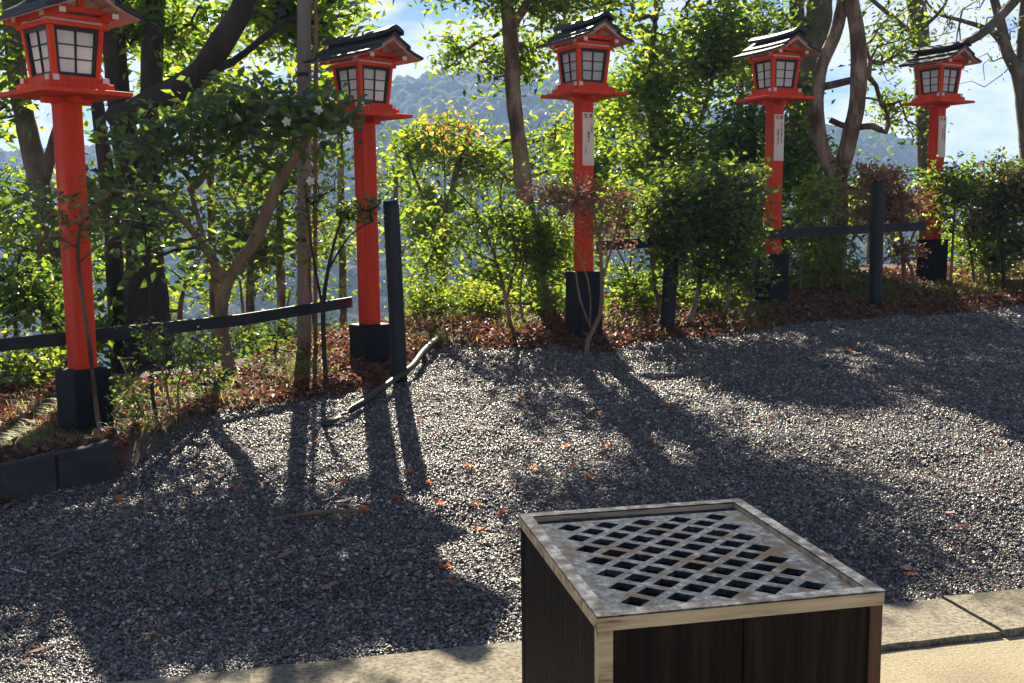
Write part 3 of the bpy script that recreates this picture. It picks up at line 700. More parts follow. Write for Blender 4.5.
# --- left side
plant('tree', 'grey leaning tree trunk at the far left behind the nearest lantern', 'tree', base_of(60, 420, 9.2),
      [[gst(62, 9.2, .2), W3(60, 420, 9.2, .17), W3(54, 300, 9.2, .15), W3(40, 190, 9.2, .13), W3(18, 80, 9.2, .11), W3(8, -40, 9.2, .09)],
       [W3(40, 190, 9.2, .08), W3(70, 90, 9.0, .06), W3(95, -10, 8.8, .04)]],
      [(-10, 60, 9.2, 110, 90, .9, 80), (20, -40, 9.2, 130, 60, .9, 60), (10, 230, 9.6, 70, 80, .6, 36)], 'bark_grey', 'canopy', 13, .095, seed=1, rs=.75)
plant('tree', 'big dark tree with a thick limb rising right, between the two nearest lanterns', 'tree', base_of(150, 400, 8.6),
      [[gst(158, 8.6, .24), W3(155, 400, 8.6, .21), W3(148, 300, 8.6, .17), W3(138, 210, 8.6, .125), W3(122, 120, 8.6, .1), W3(112, 20, 8.6, .09), W3(105, -80, 8.6, .06)],
       [W3(140, 230, 8.6, .13), W3(152, 150, 8.55, .1), W3(152, 60, 8.5, .09), W3(160, -60, 8.5, .06)],
       [W3(118, 118, 8.5, .1), W3(150, 103, 8.1, .1), W3(196, 78, 7.7, .095), W3(222, 42, 7.5, .085), W3(248, -8, 7.5, .075), W3(262, -90, 7.5, .05)],
       [W3(200, 74, 7.7, .045), W3(235, 60, 8.2, .03), W3(285, 20, 8.4, .02)],
       [gst(120, 8.9, .09), W3(118, 330, 8.9, .08), W3(112, 220, 8.9, .07), W3(98, 110, 8.9, .055), W3(85, 0, 8.9, .04)]],
      [(180, 20, 8.9, 120, 60, .5, 110), (290, 20, 8.8, 85, 65, .5, 110), (330, -20, 8.8, 70, 40, .6, 50), (120, -20, 8.5, 90, 50, .6, 60), (150, 10, 8.8, 60, 40, .5, 30)],
      'bark_dark', ['canopy', 'midgreen'], 13, .1, spread=.22, seed=2, dm=.95, thresh=-.05)
plant('camellia_tree', 'camellia with dark glossy leaves and white flowers spreading toward the second lantern', 'tree', base_of(235, 392, 7.5),
      [[gst(238, 7.5, .06), W3(234, 385, 7.5, .05), W3(222, 330, 7.45, .045), W3(226, 285, 7.4, .045), W3(258, 235, 7.35, .045), W3(275, 190, 7.3, .04), W3(300, 150, 7.2, .03), W3(318, 120, 7.1, .02)],
       [W3(226, 285, 7.4, .035), W3(200, 240, 7.3, .028), W3(160, 200, 7.1, .02), W3(110, 190, 6.9, .014)],
       [W3(222, 330, 7.45, .025), W3(212, 270, 7.5, .02), W3(190, 190, 7.6, .016)]],
      [(250, 112, 7.2, 86, 24, .35, 90), (180, 138, 7.3, 90, 34, .35, 60), (245, 170, 7.5, 50, 40, .3, 36), (120, 200, 7.1, 80, 26, .2, 34), (170, 250, 7.4, 70, 24, .2, 16), (40, 225, 7.2, 60, 30, .2, 18), (322, 112, 7.1, 34, 14, .15, 34)],
      'bark_light', ['camellia', 'midgreen'], 7.5, .088, .5, .2, seed=3, dm=1.2, thresh=-.5, tilt=1.7)
CAME = bpy.data.objects['camellia_tree']
def flower(px, py, Y, parent, s=.03):
    q = P(px, py, Y); mu = Multi(); n_ = 5; c = Vector(q) - parent.location
    for k in range(n_):
        a_ = 2 * math.pi * k / n_ + px; d = Vector((math.cos(a_), -.5, math.sin(a_))) * s; w = Vector((-math.sin(a_), 0, math.cos(a_))) * s * .42
        mu.add([c, c + d * .6 + w + Vector((0, -.01, 0)), c + d * 1.1, c + d * .6 - w], [0, 1, 2, 3], [4])
    mu.build('flower', M['petal'], parent)
for px, py in ((297, 98), (287, 122), (311, 181), (200, 192), (319, 110)): flower(px, py, 6.85, CAME)
plant('sapling', 'thin bent sapling growing in front of the nearest lantern post', 'sapling', base_of(97, 436, 5.85),
      [[gst(98, 5.8, .014), W3(98, 420, 5.8, .013), W3(90, 350, 5.78, .012), W3(80, 280, 5.76, .011), W3(78, 240, 5.75, .009), W3(84, 215, 5.75, .006)],
       [W3(79, 250, 5.75, .007), W3(62, 238, 5.75, .005), W3(45, 228, 5.75, .003)], [W3(80, 262, 5.75, .006), W3(100, 245, 5.7, .005), W3(125, 240, 5.7, .003)]],
      [(80, 215, 5.75, 55, 14, .15, 26), (30, 250, 5.9, 60, 30, .2, 16)], 'bark_brown', 'camellia', 7, .045, seed=4, dm=1)
plant('sapling', 'slim dark sapling rising from the bed beside the glossy bushlet', 'sapling', base_of(155, 425, 6.3),
      [[gst(156, 6.2, .013), W3(153, 400, 6.2, .012), W3(150, 330, 6.2, .011), W3(147, 250, 6.2, .009), W3(140, 200, 6.2, .006)]],
      [(150, 215, 6.25, 50, 40, .2, 24), (190, 245, 6.3, 50, 20, .2, 12)], 'bark_dark', 'camellia', 9, .06, seed=5, dm=1)
plant('bushlet', 'small glossy leaved bushlet right of the nearest lantern base', 'bush', base_of(170, 428, 6.1),
      [[gst(168, 6.1, .009), W3(165, 380, 6.1, .007), W3(150, 335, 6.1, .004)], [gst(175, 6.1, .009), W3(178, 385, 6.1, .006), W3(196, 340, 6.1, .004)], [gst(150, 6.0, .008), W3(135, 395, 6.0, .006), W3(125, 370, 6.0, .004)]],
      [(165, 350, 6.1, 50, 32, .2, 46), (128, 395, 6.0, 25, 28, .15, 26), (205, 360, 6.2, 28, 34, .15, 20)], 'bark_light', 'camellia', 9, .032, .5, .05, seed=6, dm=1.2)
plant('sapling', 'bare dark twin stemmed sapling between the utility pole and the second lantern', 'sapling', base_of(327, 395, 7.3),
      [[gst(327, 7.2, .02), W3(326, 380, 7.2, .018), W3(323, 310, 7.2, .016), W3(330, 260, 7.2, .012), W3(342, 215, 7.2, .008)],
       [W3(323, 310, 7.2, .01), W3(312, 250, 7.2, .008), W3(306, 200, 7.2, .005)], [W3(328, 270, 7.2, .009), W3(350, 235, 7.1, .006), W3(372, 222, 7.1, .004)]],
      [(352, 222, 7.1, 38, 24, .15, 34), (320, 200, 7.2, 30, 30, .15, 16)], 'bark_dark', 'darkgreen', 9, .035, .5, .06, seed=7)
plant('sapling', 'slender stemmed sapling just right of the utility pole', 'sapling', base_of(316, 360, 8.0),
      [[gst(318, 8.0, .014), W3(316, 340, 8.0, .012), W3(309, 270, 8.0, .01), W3(315, 200, 8.0, .007)]],
      [(318, 230, 8.0, 30, 60, .2, 26)], 'bark_brown', 'midgreen', 7, .05, seed=8)
plant('bush', 'low sunlit bush under the black rail at the left edge', 'bush', base_of(30, 400, 7.3),
      [[gst(25, 7.4, .012), W3(25, 370, 7.4, .008)], [gst(40, 7.4, .01), W3(42, 380, 7.4, .007)]],
      [(28, 375, 7.4, 48, 34, .3, 60)], 'bark_light', 'yellowgreen', 12, .05, seed=9)
plant('bush', 'leafy bush behind the rail between the dark tree and the utility pole', 'bush', base_of(250, 360, 9.2),
      [[gst(250, 9.2, .02), W3(245, 330, 9.2, .015), W3(240, 280, 9.2, .01)], [gst(285, 9.2, .015), W3(285, 330, 9.2, .012), W3(290, 290, 9.2, .008)]],
      [(200, 350, 9.2, 60, 30, .4, 50), (275, 345, 9.2, 55, 30, .4, 50), (330, 350, 9.3, 40, 26, .4, 30)], 'bark_light', 'yellowgreen', 12, .05, seed=10, dm=1.8)
plant('bush', 'broad leaved bush behind the rail at the far left', 'bush', base_of(20, 330, 8.2),
      [[gst(15, 8.2, .02), W3(15, 320, 8.2, .015), W3(20, 250, 8.2, .01)]],
      [(20, 290, 8.2, 60, 50, .4, 50), (90, 330, 8.4, 40, 60, .3, 34)], 'bark_dark', ['midgreen', 'camellia'], 11, .085, seed=11)
plant('bush', 'dark leafy bush low on the bank left of the utility pole base', 'bush', base_of(275, 385, 7.7),
      [[gst(275, 7.7, .01), W3(275, 350, 7.7, .008), W3(280, 325, 7.7, .005)], [gst(262, 7.7, .009), W3(258, 350, 7.7, .007)]],
      [(268, 350, 7.7, 36, 26, .2, 34)], 'bark_dark', ['camellia', 'midgreen'], 8, .05, seed=70, dm=1)
plant('bush', 'small dark leafy bush at the gravel edge below the camellia trunk', 'bush', base_of(205, 412, 6.9),
      [[gst(205, 6.9, .008), W3(205, 385, 6.9, .006), W3(200, 360, 6.9, .004)]],
      [(208, 380, 6.9, 30, 22, .15, 26)], 'bark_dark', ['camellia', 'midgreen'], 8, .045, seed=71, dm=1)
# --- centre
plant('tree', 'brown trunked tree behind the middle lantern forking at the top of the photo', 'tree', base_of(548, 330, 10.2),
      [[gst(546, 10.2, .16), W3(541, 310, 10.2, .14), W3(532, 260, 10.2, .125), W3(522, 170, 10.2, .1), W3(514, 100, 10.2, .09), W3(511, 40, 10.2, .09), W3(508, 15, 10.2, .085), W3(498, -50, 10.2, .06)],
       [W3(509, 30, 10.2, .06), W3(524, 8, 10.1, .05), W3(545, -40, 10.1, .04)]],
      [(560, -15, 10.2, 90, 55, .7, 110), (470, -25, 10.3, 80, 40, .6, 60), (520, 60, 10.6, 50, 40, .4, 36), (460, 50, 10.8, 42, 26, .4, 18)], 'bark_brown', 'canopy', 12, .085, seed=12, rs=.8, dm=2)
plant('bush', 'open yellow green bush with thin forking stems left of the middle lantern', 'bush', base_of(500, 335, 9.0),
      [[gst(510, 9.1, .02), W3(508, 310, 9.1, .018), W3(496, 260, 9.1, .014), W3(478, 215, 9.1, .01), W3(455, 190, 9.1, .006)],
       [W3(506, 300, 9.1, .014), W3(516, 250, 9.1, .012), W3(500, 205, 9.1, .009), W3(505, 170, 9.1, .006)],
       [W3(498, 262, 9.1, .01), W3(470, 250, 9.2, .008), W3(440, 225, 9.2, .005)]],
      [(500, 225, 9.1, 62, 45, .3, 70), (540, 230, 9.2, 40, 60, .3, 50), (430, 250, 9.4, 40, 60, .3, 34)], 'bark_brown', ['midgreen', 'yellowgreen'], 7, .065, seed=13, dm=2.2)
plant('bush', 'sunlit low greenery right beside the leaning black bollard', 'bush', base_of(440, 330, 9.6),
      [[gst(440, 9.6, .012), W3(440, 300, 9.6, .008)], [gst(475, 9.6, .012), W3(475, 300, 9.6, .008)]],
      [(430, 315, 9.6, 36, 30, .3, 60), (480, 310, 9.7, 40, 34, .3, 60), (530, 305, 9.8, 30, 34, .3, 36)], 'bark_light', 'yellowgreen', 12, .045, seed=14, dm=2.2)
plant('tree', 'bright slender tree on the slope seen right of the second lantern', 'tree', base_of(450, 300, 15),
      [[gst(440, 15, .09), W3(442, 300, 15, .06), W3(450, 200, 15, .05), W3(470, 130, 15, .03)], [W3(446, 250, 15, .03), W3(420, 190, 15, .025), W3(405, 150, 15, .015)]],
      [(430, 145, 15, 60, 40, .8, 100), (490, 170, 15, 50, 45, .8, 70), (420, 215, 15, 40, 35, .7, 24), (560, 150, 15.5, 50, 50, .8, 70)], 'bark_brown', ['yellowgreen', 'midgreen'], 9, .1, seed=15, dm=2.0, thresh=-.2)
plant('tree', 'light green tree filling the gap between the middle and fourth lanterns', 'tree', base_of(650, 300, 13.5),
      [[gst(650, 13.5, .12), W3(652, 300, 13.5, .09), W3(660, 200, 13.5, .07), W3(650, 100, 13.5, .05), W3(655, 20, 13.5, .03)], [W3(656, 180, 13.5, .05), W3(700, 120, 13.5, .03), W3(720, 40, 13.5, .02)]],
      [(650, 90, 13.5, 70, 60, .9, 130), (700, 60, 13.6, 60, 70, .9, 120), (640, 170, 13.5, 60, 40, .8, 60), (690, 150, 13.4, 60, 50, .8, 70), (610, 20, 13.5, 50, 30, .8, 22), (740, 30, 13.5, 50, 50, .8, 70), (680, -45, 13.5, 110, 45, .9, 100), (600, -40, 13.5, 50, 40, .6, 30)],  # widest blob is unseen foliage above the view, added to shade the gravel
      'bark_brown', ['canopy', 'yellowgreen'], 9, .115, seed=16, dm=1.9, thresh=-.12)
plant('tree', 'dense green tree behind the fourth lantern', 'tree', base_of(770, 300, 12.5),
      [[gst(765, 12.5, .12), W3(762, 300, 12.5, .1), W3(755, 200, 12.5, .07), W3(750, 110, 12.5, .04)], [W3(757, 220, 12.5, .05), W3(790, 160, 12.5, .03)]],
      [(745, 150, 12.5, 60, 60, .8, 120), (800, 170, 12.5, 40, 50, .8, 80), (730, 210, 12.4, 60, 50, .8, 70), (790, 240, 12.3, 50, 40, .6, 60)],
      'bark_dark', 'midgreen', 9, .095, seed=17, dm=2.2)
plant('sapling', 'small maple sapling turning orange right of the second lantern', 'sapling', base_of(440, 330, 10.5), [[gst(442, 10.5, .012), W3(440, 280, 10.5, .01), W3(445, 180, 10.5, .007), W3(440, 130, 10.5, .004)]],
      [(447, 135, 10.5, 22, 22, .2, 16)], 'bark_brown', 'autumn', 8, .06, seed=60, dm=1)
plant('shrub', 'twiggy rust coloured shrub in front of the middle lantern post', 'shrub', base_of(590, 345, 8.15),
      [[gst(586, 8.1, .022), W3(588, 340, 8.1, .02), W3(600, 315, 8.1, .018), W3(602, 280, 8.1, .016), W3(598, 230, 8.1, .01), W3(585, 190, 8.1, .006)],
       [W3(592, 330, 8.1, .01), W3(580, 300, 8.1, .009), W3(575, 265, 8.1, .006)], [W3(602, 280, 8.1, .01), W3(614, 240, 8.1, .008), W3(622, 200, 8.1, .005)], [W3(590, 325, 8.1, .008), W3(588, 280, 8.1, .007), W3(560, 215, 8.1, .004)]],
      [(590, 200, 8.15, 52, 28, .28, 150), (552, 192, 8.3, 52, 20, .25, 110), (605, 235, 8.15, 36, 30, .22, 70)], 'bark_light', 'rust', 9, .03, .6, .07, tip=.002, seed=18, dm=.8)
plant('shrub', 'green leafy shrub left of the middle lantern behind brown litter', 'shrub', base_of(545, 330, 9.3),
      [[gst(548, 9.3, .014), W3(545, 300, 9.3, .012), W3(540, 240, 9.3, .008)], [gst(525, 9.3, .012), W3(520, 300, 9.3, .01), W3(525, 250, 9.3, .006)]],
      [(540, 245, 9.3, 44, 55, .3, 80), (560, 300, 9.3, 30, 30, .25, 20)], 'bark_light', ['midgreen', 'yellowgreen'], 7, .062, seed=19, dm=2.2)
plant('shrub', 'dense dark green rounded shrub between the middle and fourth lanterns', 'shrub', base_of(690, 330, 8.9),
      [[gst(685, 9.0, .03), W3(690, 320, 9.0, .028), W3(700, 280, 9.0, .02), W3(700, 220, 9.0, .012)], [gst(670, 9.0, .02), W3(655, 290, 9.0, .016), W3(650, 230, 9.0, .01)], [gst(720, 9.0, .02), W3(728, 300, 9.0, .015), W3(735, 240, 9.0, .01)],
       [gst(745, 9.1, .014), W3(748, 300, 9.1, .012), W3(742, 250, 9.1, .008)]],
      [(685, 200, 8.95, 56, 46, .4, 150), (730, 215, 9.0, 46, 52, .4, 140), (665, 230, 8.85, 38, 44, .3, 70), (690, 215, 8.75, 40, 40, .12, 60), (735, 265, 9.0, 40, 40, .35, 60), (690, 265, 8.95, 50, 36, .3, 50), (722, 185, 9.1, 44, 24, .3, 70)],
      'bark_brown', ['darkgreen', 'midgreen'], 11, .062, .42, .13, seed=20, dm=1.5, thresh=-.6)
plant('shrub', 'loose olive shrub spreading behind the middle lantern toward the rail', 'shrub', base_of(630, 330, 9.5),
      [[gst(625, 9.6, .016), W3(625, 310, 9.6, .014), W3(632, 250, 9.6, .008)], [gst(645, 9.6, .014), W3(642, 300, 9.6, .012), W3(615, 245, 9.6, .007)]],
      [(625, 215, 9.6, 38, 46, .3, 60), (630, 285, 9.6, 34, 30, .3, 50), (700, 300, 9.7, 60, 24, .3, 60)], 'bark_light', ['midgreen', 'yellowgreen'], 8, .06, seed=21, dm=2.2)
# --- right
plant('tree', 'brown tree forking into two heavy stems right of the fourth lantern', 'tree', base_of(838, 290, 11.8),
      [[gst(834, 11.8, .2), W3(835, 260, 11.8, .17), W3(838, 185, 11.8, .15), W3(822, 150, 11.8, .115), W3(817, 110, 11.8, .105), W3(822, 65, 11.8, .1), W3(838, 25, 11.8, .1), W3(850, -40, 11.8, .08)],
       [W3(838, 180, 11.8, .14), W3(849, 140, 11.75, .13), W3(858, 95, 11.7, .125), W3(858, 40, 11.7, .12), W3(852, 0, 11.7, .11), W3(845, -60, 11.7, .09)],
       [W3(822, 87, 11.9, .06), W3(845, 82, 12.0, .06), W3(868, 76, 12.1, .05)],
       [W3(830, 120, 11.9, .05), W3(850, 128, 11.8, .05), W3(872, 126, 11.7, .055), W3(886, 132, 11.6, .045), W3(888, 115, 11.6, .03), W3(878, 100, 11.6, .02), W3(862, 98, 11.7, .015)]],
      [(800, -30, 11.8, 60, 40, .8, 60), (900, 40, 12.2, 50, 50, .7, 46), (905, 120, 12.3, 32, 36, .5, 34), (880, 190, 12.2, 50, 20, .5, 40), (790, 110, 12.4, 36, 60, .6, 50), (880, -95, 12.0, 130, 50, 1.0, 80)], 'bark_brown', 'midgreen', 10, .075, seed=22, rs=.7)  # last blob: out-of-view crown added to cast shade on the right-hand gravel
plant('tree', 'dark trunked tree leaning behind the roof of the fourth lantern', 'tree', base_of(812, 280, 13),
      [[gst(815, 13, .22), W3(812, 250, 13, .2), W3(803, 130, 13, .19), W3(805, 60, 13, .2), W3(818, 20, 13, .2), W3(825, -60, 13, .16)], [W3(804, 60, 13, .12), W3(797, 10, 13, .11), W3(800, -60, 13, .09)]],
      [(770, 20, 13.2, 50, 50, .8, 60), (820, -40, 13, 60, 30, .8, 40)], 'bark_grey', 'midgreen', 10, .08, seed=23, rs=.8)
plant('tree', 'slim grey trunk rising behind the farthest lantern', 'tree', base_of(925, 260, 13.5),
      [[gst(926, 13.5, .1), W3(926, 240, 13.5, .09), W3(925, 140, 13.5, .1), W3(921, 45, 13.5, .11), W3(913, -20, 13.5, .11), W3(908, -90, 13.5, .09)], [W3(921, 40, 13.5, .04), W3(890, 15, 13.4, .03), W3(855, -15, 13.3, .02)], [W3(920, 30, 13.5, .03), W3(945, 5, 13.4, .02), W3(950, -30, 13.4, .015)]],
      [(900, 30, 13.5, 60, 60, .7, 44), (900, -30, 13.5, 90, 40, .7, 40)], 'bark_grey', 'midgreen', 6, .055, seed=24, dm=1, thresh=-.5)
plant('tree', 'bare grey tree with crooked branches at the right edge', 'tree', base_of(1035, 270, 13),
      [[gst(1035, 13, .2), W3(1032, 200, 13, .16), W3(1028, 130, 13, .14), W3(1022, 80, 13, .13), W3(1008, 55, 13, .09), W3(1000, 20, 13, .07), W3(985, -30, 13, .05)],
       [W3(1022, 80, 13, .09), W3(1022, 40, 13, .07), W3(1026, -30, 13, .05)],
       [W3(1040, -25, 12, .075), W3(1020, -5, 11.9, .07), W3(995, 22, 11.8, .06), W3(972, 40, 11.8, .055), W3(950, 45, 11.8, .02)],
       [W3(1010, 40, 13, .035), W3(985, 28, 13, .04), W3(960, 20, 13, .03), W3(935, 12, 13, .02), W3(920, -10, 13, .012)],
       [W3(1012, 60, 13, .03), W3(990, 32, 13, .025), W3(975, 33, 13, .015)]],
      [(970, 10, 13, 60, 50, .6, 70), (1010, 30, 13, 40, 60, .6, 40), (960, 70, 13.2, 40, 22, .4, 8)], 'bark_grey', 'midgreen', 2, .05, tip=.0035, seed=25, rs=.8, dm=1, thresh=-.9)
plant('shrub', 'dry rust brown shrub behind the black bollard at right', 'shrub', base_of(900, 300, 10.8),
      [[gst(905, 10.8, .03), W3(904, 270, 10.8, .025), W3(900, 230, 10.8, .018), W3(885, 190, 10.8, .01)], [W3(902, 260, 10.8, .015), W3(920, 220, 10.8, .01)], [gst(915, 10.8, .02), W3(912, 270, 10.8, .016), W3(895, 245, 10.8, .01)]],
      [(882, 178, 10.8, 28, 18, .3, 70), (898, 208, 10.8, 42, 30, .35, 130), (865, 212, 10.8, 30, 26, .3, 60), (905, 250, 10.8, 26, 22, .3, 30)], 'bark_light', 'rust', 11, .04, .55, .08, tip=.0025, seed=26, dm=2, thresh=-.8)
plant('shrub', 'sunny yellow green shrub between the fourth lantern and the right bollard', 'shrub', base_of(830, 290, 10.6),
      [[gst(822, 10.6, .016), W3(822, 260, 10.6, .013), W3(828, 200, 10.6, .008)], [gst(845, 10.6, .014), W3(842, 260, 10.6, .012), W3(850, 210, 10.6, .007)], [gst(800, 10.6, .014), W3(802, 260, 10.6, .01), W3(805, 230, 10.6, .007)]],
      [(835, 195, 10.6, 38, 24, .3, 70), (825, 240, 10.6, 40, 34, .35, 60), (850, 270, 10.7, 40, 24, .3, 36), (800, 270, 10.8, 30, 30, .3, 40)], 'bark_light', ['yellowgreen', 'midgreen'], 6, .068, seed=27, dm=1.5, thresh=-.1)
plant('shrub', 'green shrub wrapping the farthest lantern post with yellowish sprigs', 'shrub', base_of(955, 290, 10.9),
      [[gst(950, 11.0, .018), W3(952, 260, 11.0, .014), W3(955, 200, 11.0, .008)], [gst(975, 11.0, .018), W3(972, 260, 11.0, .014), W3(965, 220, 11.0, .008)], [gst(985, 10.9, .014), W3(992, 260, 10.9, .01)]],
      [(962, 190, 11.5, 34, 26, .3, 90), (980, 235, 11.4, 24, 30, .3, 46), (930, 186, 11.0, 24, 14, .15, 22), (945, 215, 10.9, 12, 22, .1, 10), (995, 262, 11.2, 30, 22, .3, 40)], 'bark_brown', ['midgreen', 'yellowgreen'], 9, .065, seed=28, dm=2.4)
plant('shrub', 'clipped brown green hedge shrub at the right edge', 'shrub', base_of(1010, 290, 10.6),
      [[gst(1005, 10.7, .025), W3(1003, 260, 10.7, .02), W3(1000, 200, 10.7, .012)], [gst(1030, 10.7, .025), W3(1030, 260, 10.7, .02), W3(1035, 200, 10.7, .012)]],
      [(1010, 190, 10.7, 38, 36, .4, 170), (1050, 200, 10.7, 40, 40, .4, 80), (995, 225, 10.7, 22, 22, .3, 40), (1020, 245, 10.7, 30, 22, .3, 40)], 'bark_dark', ['darkgreen', 'rust'], 11, .055, .5, .12, seed=29, dm=2.2, thresh=-.35)
SLOPE = [(395, 17, 180, 60, 60, 40, 'pale tree top on the slope left of the leaning bollard'), (600, 18, 120, 60, 70, 90, 'tree crown on the slope behind the middle lantern post'),
    (300, 14, 250, 80, 60, 40, 'loose tree top below the slope behind the utility pole'), (560, 17, 250, 70, 60, 90, 'low tree crown downhill behind the brown trunk'),
    (180, 15, 300, 90, 60, 80, 'tree top downhill behind the big dark tree'), (960, 17, 240, 70, 30, 60, 'tree tops beyond the farthest lantern'),
    (700, 17, 250, 90, 60, 130, 'tree crown downhill behind the dark rounded shrub'), (280, 12.5, 160, 80, 70, 90, 'leafy tree behind the utility pole and camellia'),
    (590, 13, 170, 46, 60, 80, 'bright tree directly behind the rusty twigs and middle lantern'), (740, 14.5, 60, 60, 60, 90, 'tree top left of the fourth lantern roof'),
    (340, 15, 90, 60, 40, 60, 'tree top between the utility pole and second lantern head'), (60, 13, 260, 80, 60, 70, 'tree crown downhill behind the nearest lantern post'),
    (870, 16, 210, 70, 34, 80, 'tree top downhill behind the rust brown shrub'), (210, 13, 95, 100, 60, 130, 'leafy tree behind the thick rising limb at left'), (440, 13.5, 220, 60, 46, 60, 'airy young tree below the slope behind the small orange maple'), (120, 16, 20, 120, 70, 150, 'tall leafy tree far down the slope behind the nearest lantern head'), (300, 16, 30, 90, 60, 110, 'tall leafy tree far down the slope behind the utility pole top'), (130, 12, 200, 80, 70, 130, 'dark green tree behind the big dark trunk below eye level'), (250, 12, 240, 60, 60, 80, 'dark green tree downhill behind the camellia trunk'), (500, 13, 280, 60, 30, 60, 'low leafy tree below the open yellow green bush')]
for i, (px, Y, py, rx, ry, cnt, lab) in enumerate(SLOPE):
    plant('slope_tree', lab, 'tree', base_of(px, py, Y), [[gst(px, Y, .07), W3(px, py + ry, Y, .045), W3(px + 5, py - ry * .3, Y, .02)]],
          [(px, py, Y, rx, ry, 1.0, cnt)], 'bark_brown', (['darkgreen', 'midgreen'] if 'dark green' in lab else (['yellowgreen', 'midgreen'], ['canopy', 'yellowgreen'], ['midgreen', 'canopy'])[i % 3]), 8, .12, seed=40 + i, group='trees growing on the slope behind the hedge', dm=1.7, thresh=-.25)

# ---- grass and bed plants
def grass(n, zones):
    P0 = []; 
    for (px, py, rx, ry, cnt) in zones:
        for _ in range(cnt):
            q = gp(px + random.gauss(0, rx / 2), py + random.gauss(0, ry / 2)); P0.append((q.x, q.y))
    P0 = np.array(P0); P0 = P0[bedmask(P0[:, 0], P0[:, 1]) > .3]; n = len(P0); a = RNG.uniform(0, 6.28, n); h = RNG.uniform(.03, .12, n); w = RNG.uniform(.0015, .004, n)
    z = gz(P0[:, 0], P0[:, 1]); base = np.stack([P0[:, 0], P0[:, 1], z - .01], -1); dirv = np.stack([np.cos(a), np.sin(a), np.zeros(n)], -1); side = np.stack([-np.sin(a), np.cos(a), np.zeros(n)], -1)
    lean = RNG.uniform(.5, 2.0, n)[:, None]; h = h[:, None]; w = w[:, None]
    A = base - side * w; B = base + side * w; mid = base + dirv * lean * h * .4 + np.array([0, 0, 1]) * h * .7; C = mid - side * w * .8; D = mid + side * w * .8; T = base + dirv * lean * h * 1.1 + np.array([0, 0, 1]) * h * .85
    V = np.stack([A, B, D, C, T], 1).reshape(-1, 3); i = 5 * np.arange(n)[:, None]
    L = np.concatenate([i + [0, 1, 2], i + [0, 2, 3], i + [3, 2, 4]], 1).reshape(-1)
    link('grass', npmesh('grass', V, 3, L), M['grass'])['kind'] = 'stuff'
grass(0, [(20, 450, 60, 16, 1800), (150, 440, 50, 18, 1100), (290, 378, 30, 14, 900), (520, 325, 22, 10, 700), (740, 318, 40, 12, 1500), (440, 345, 30, 10, 500), (430, 325, 60, 10, 900), (880, 300, 40, 8, 1100), (950, 296, 40, 8, 1100), (1000, 292, 40, 6, 700), (80, 415, 80, 20, 900), (200, 400, 60, 14, 700), (620, 330, 60, 10, 500)])

# ------------------------------------------------------------------ far hills across the valley
def ridge_pix(px): return np.interp(px, [-600, -200, 0, 120, 250, 330, 400, 500, 600, 700, 760, 830, 870, 900, 925, 950, 1024, 1300, 1700], [150, 160, 158, 150, 140, 110, 88, 74, 84, 112, 126, 132, 138, 146, 160, 176, 215, 235, 240])
naz, nd = 420, 200
px_ = np.linspace(-500, 1600, naz); az = (px_ - 512) / F
tt = np.linspace(0, 1, nd)
rp = ridge_pix(px_ + 6 * vn(px_ * .03, px_ * 0)); elev = (217 - .01 * px_ - rp) / F
D0, D1 = 130., 520.
AZ, TT = np.meshgrid(az, tt); DD = D0 + (D1 - D0) * TT; EL = np.meshgrid(elev, tt)[0]
zr = 1.5 + EL * D1; zb = -75.
prof = sst(0, 1, TT) * .35 + TT * .65
Z = zb + (zr - zb) * prof + 7 * fbm(AZ * 9, DD * .018, 4) * np.sin(np.pi * np.clip(TT, 0, 1))
X = AZ * DD; Y_ = DD
# crowns
cell = 6.5; cx = np.floor(X / cell); cy = np.floor(Y_ / cell); best = np.full(X.shape, 9e9); hsh = np.zeros(X.shape)
for i in (-1, 0, 1):
    for j in (-1, 0, 1):
        a_ = cx + i; b_ = cy + j; h1 = np.modf(np.abs(np.sin(a_ * 127.1 + b_ * 311.7) * 43758.5))[0]; h2 = np.modf(np.abs(np.sin(a_ * 269.5 + b_ * 183.3) * 43758.5))[0]
        dd = ((a_ + h1) * cell - X) ** 2 + ((b_ + h2) * cell - Y_) ** 2; k = dd < best; best = np.where(k, dd, best); hsh = np.where(k, h1, hsh)
Z = Z + np.maximum(0, 1 - best / (cell * .62) ** 2) * (2.5 + 3 * hsh)
# back side of the ridge
V = np.stack([X, Y_, Z], -1); back = np.stack([X[-1] * 1.15, Y_[-1] * 1.15, Z[-1] * 0 + zb], -1)[None]
V = np.concatenate([V, back]).reshape(-1, 3); nx = naz; ny = nd + 1
i = np.arange(nx - 1)[None, :] + nx * np.arange(ny - 1)[:, None]
me = npmesh('hills', V, 4, np.stack([i, i + 1, i + 1 + nx, i + nx], -1).reshape(-1)); smooth(me)
m, t, b = nt('wooded_hillside'); b.inputs['Roughness'].default_value = 1; b.inputs['Specular IOR Level'].default_value = .1
n1 = noise(t, .012, 4, .6); n2 = noise(t, .16, 5, .7); n3 = noise(t, .7, 4, .7)
r1 = ramp(t, [(.3, (.01, .02, .014)), (.55, (.025, .035, .02)), (.8, (.05, .05, .03))], n2.outputs[0])
r2 = ramp(t, [(.3, (.05, .04, .03)), (.5, (.11, .09, .07)), (.75, (.2, .165, .135))], n2.outputs[0])
rf = ramp(t, [(.5, (0, 0, 0)), (.6, (1, 1, 1))], n1.outputs[0]); mx = node(t, 'ShaderNodeMix', data_type='RGBA')
t.links.new(rf.outputs[0], mx.inputs['Factor']); t.links.new(r1.outputs[0], mx.inputs['A']); t.links.new(r2.outputs[0], mx.inputs['B']); t.links.new(mx.outputs['Result'], b.inputs['Base Color'])
bump(t, b, n3.outputs[0], 1, 1.5)
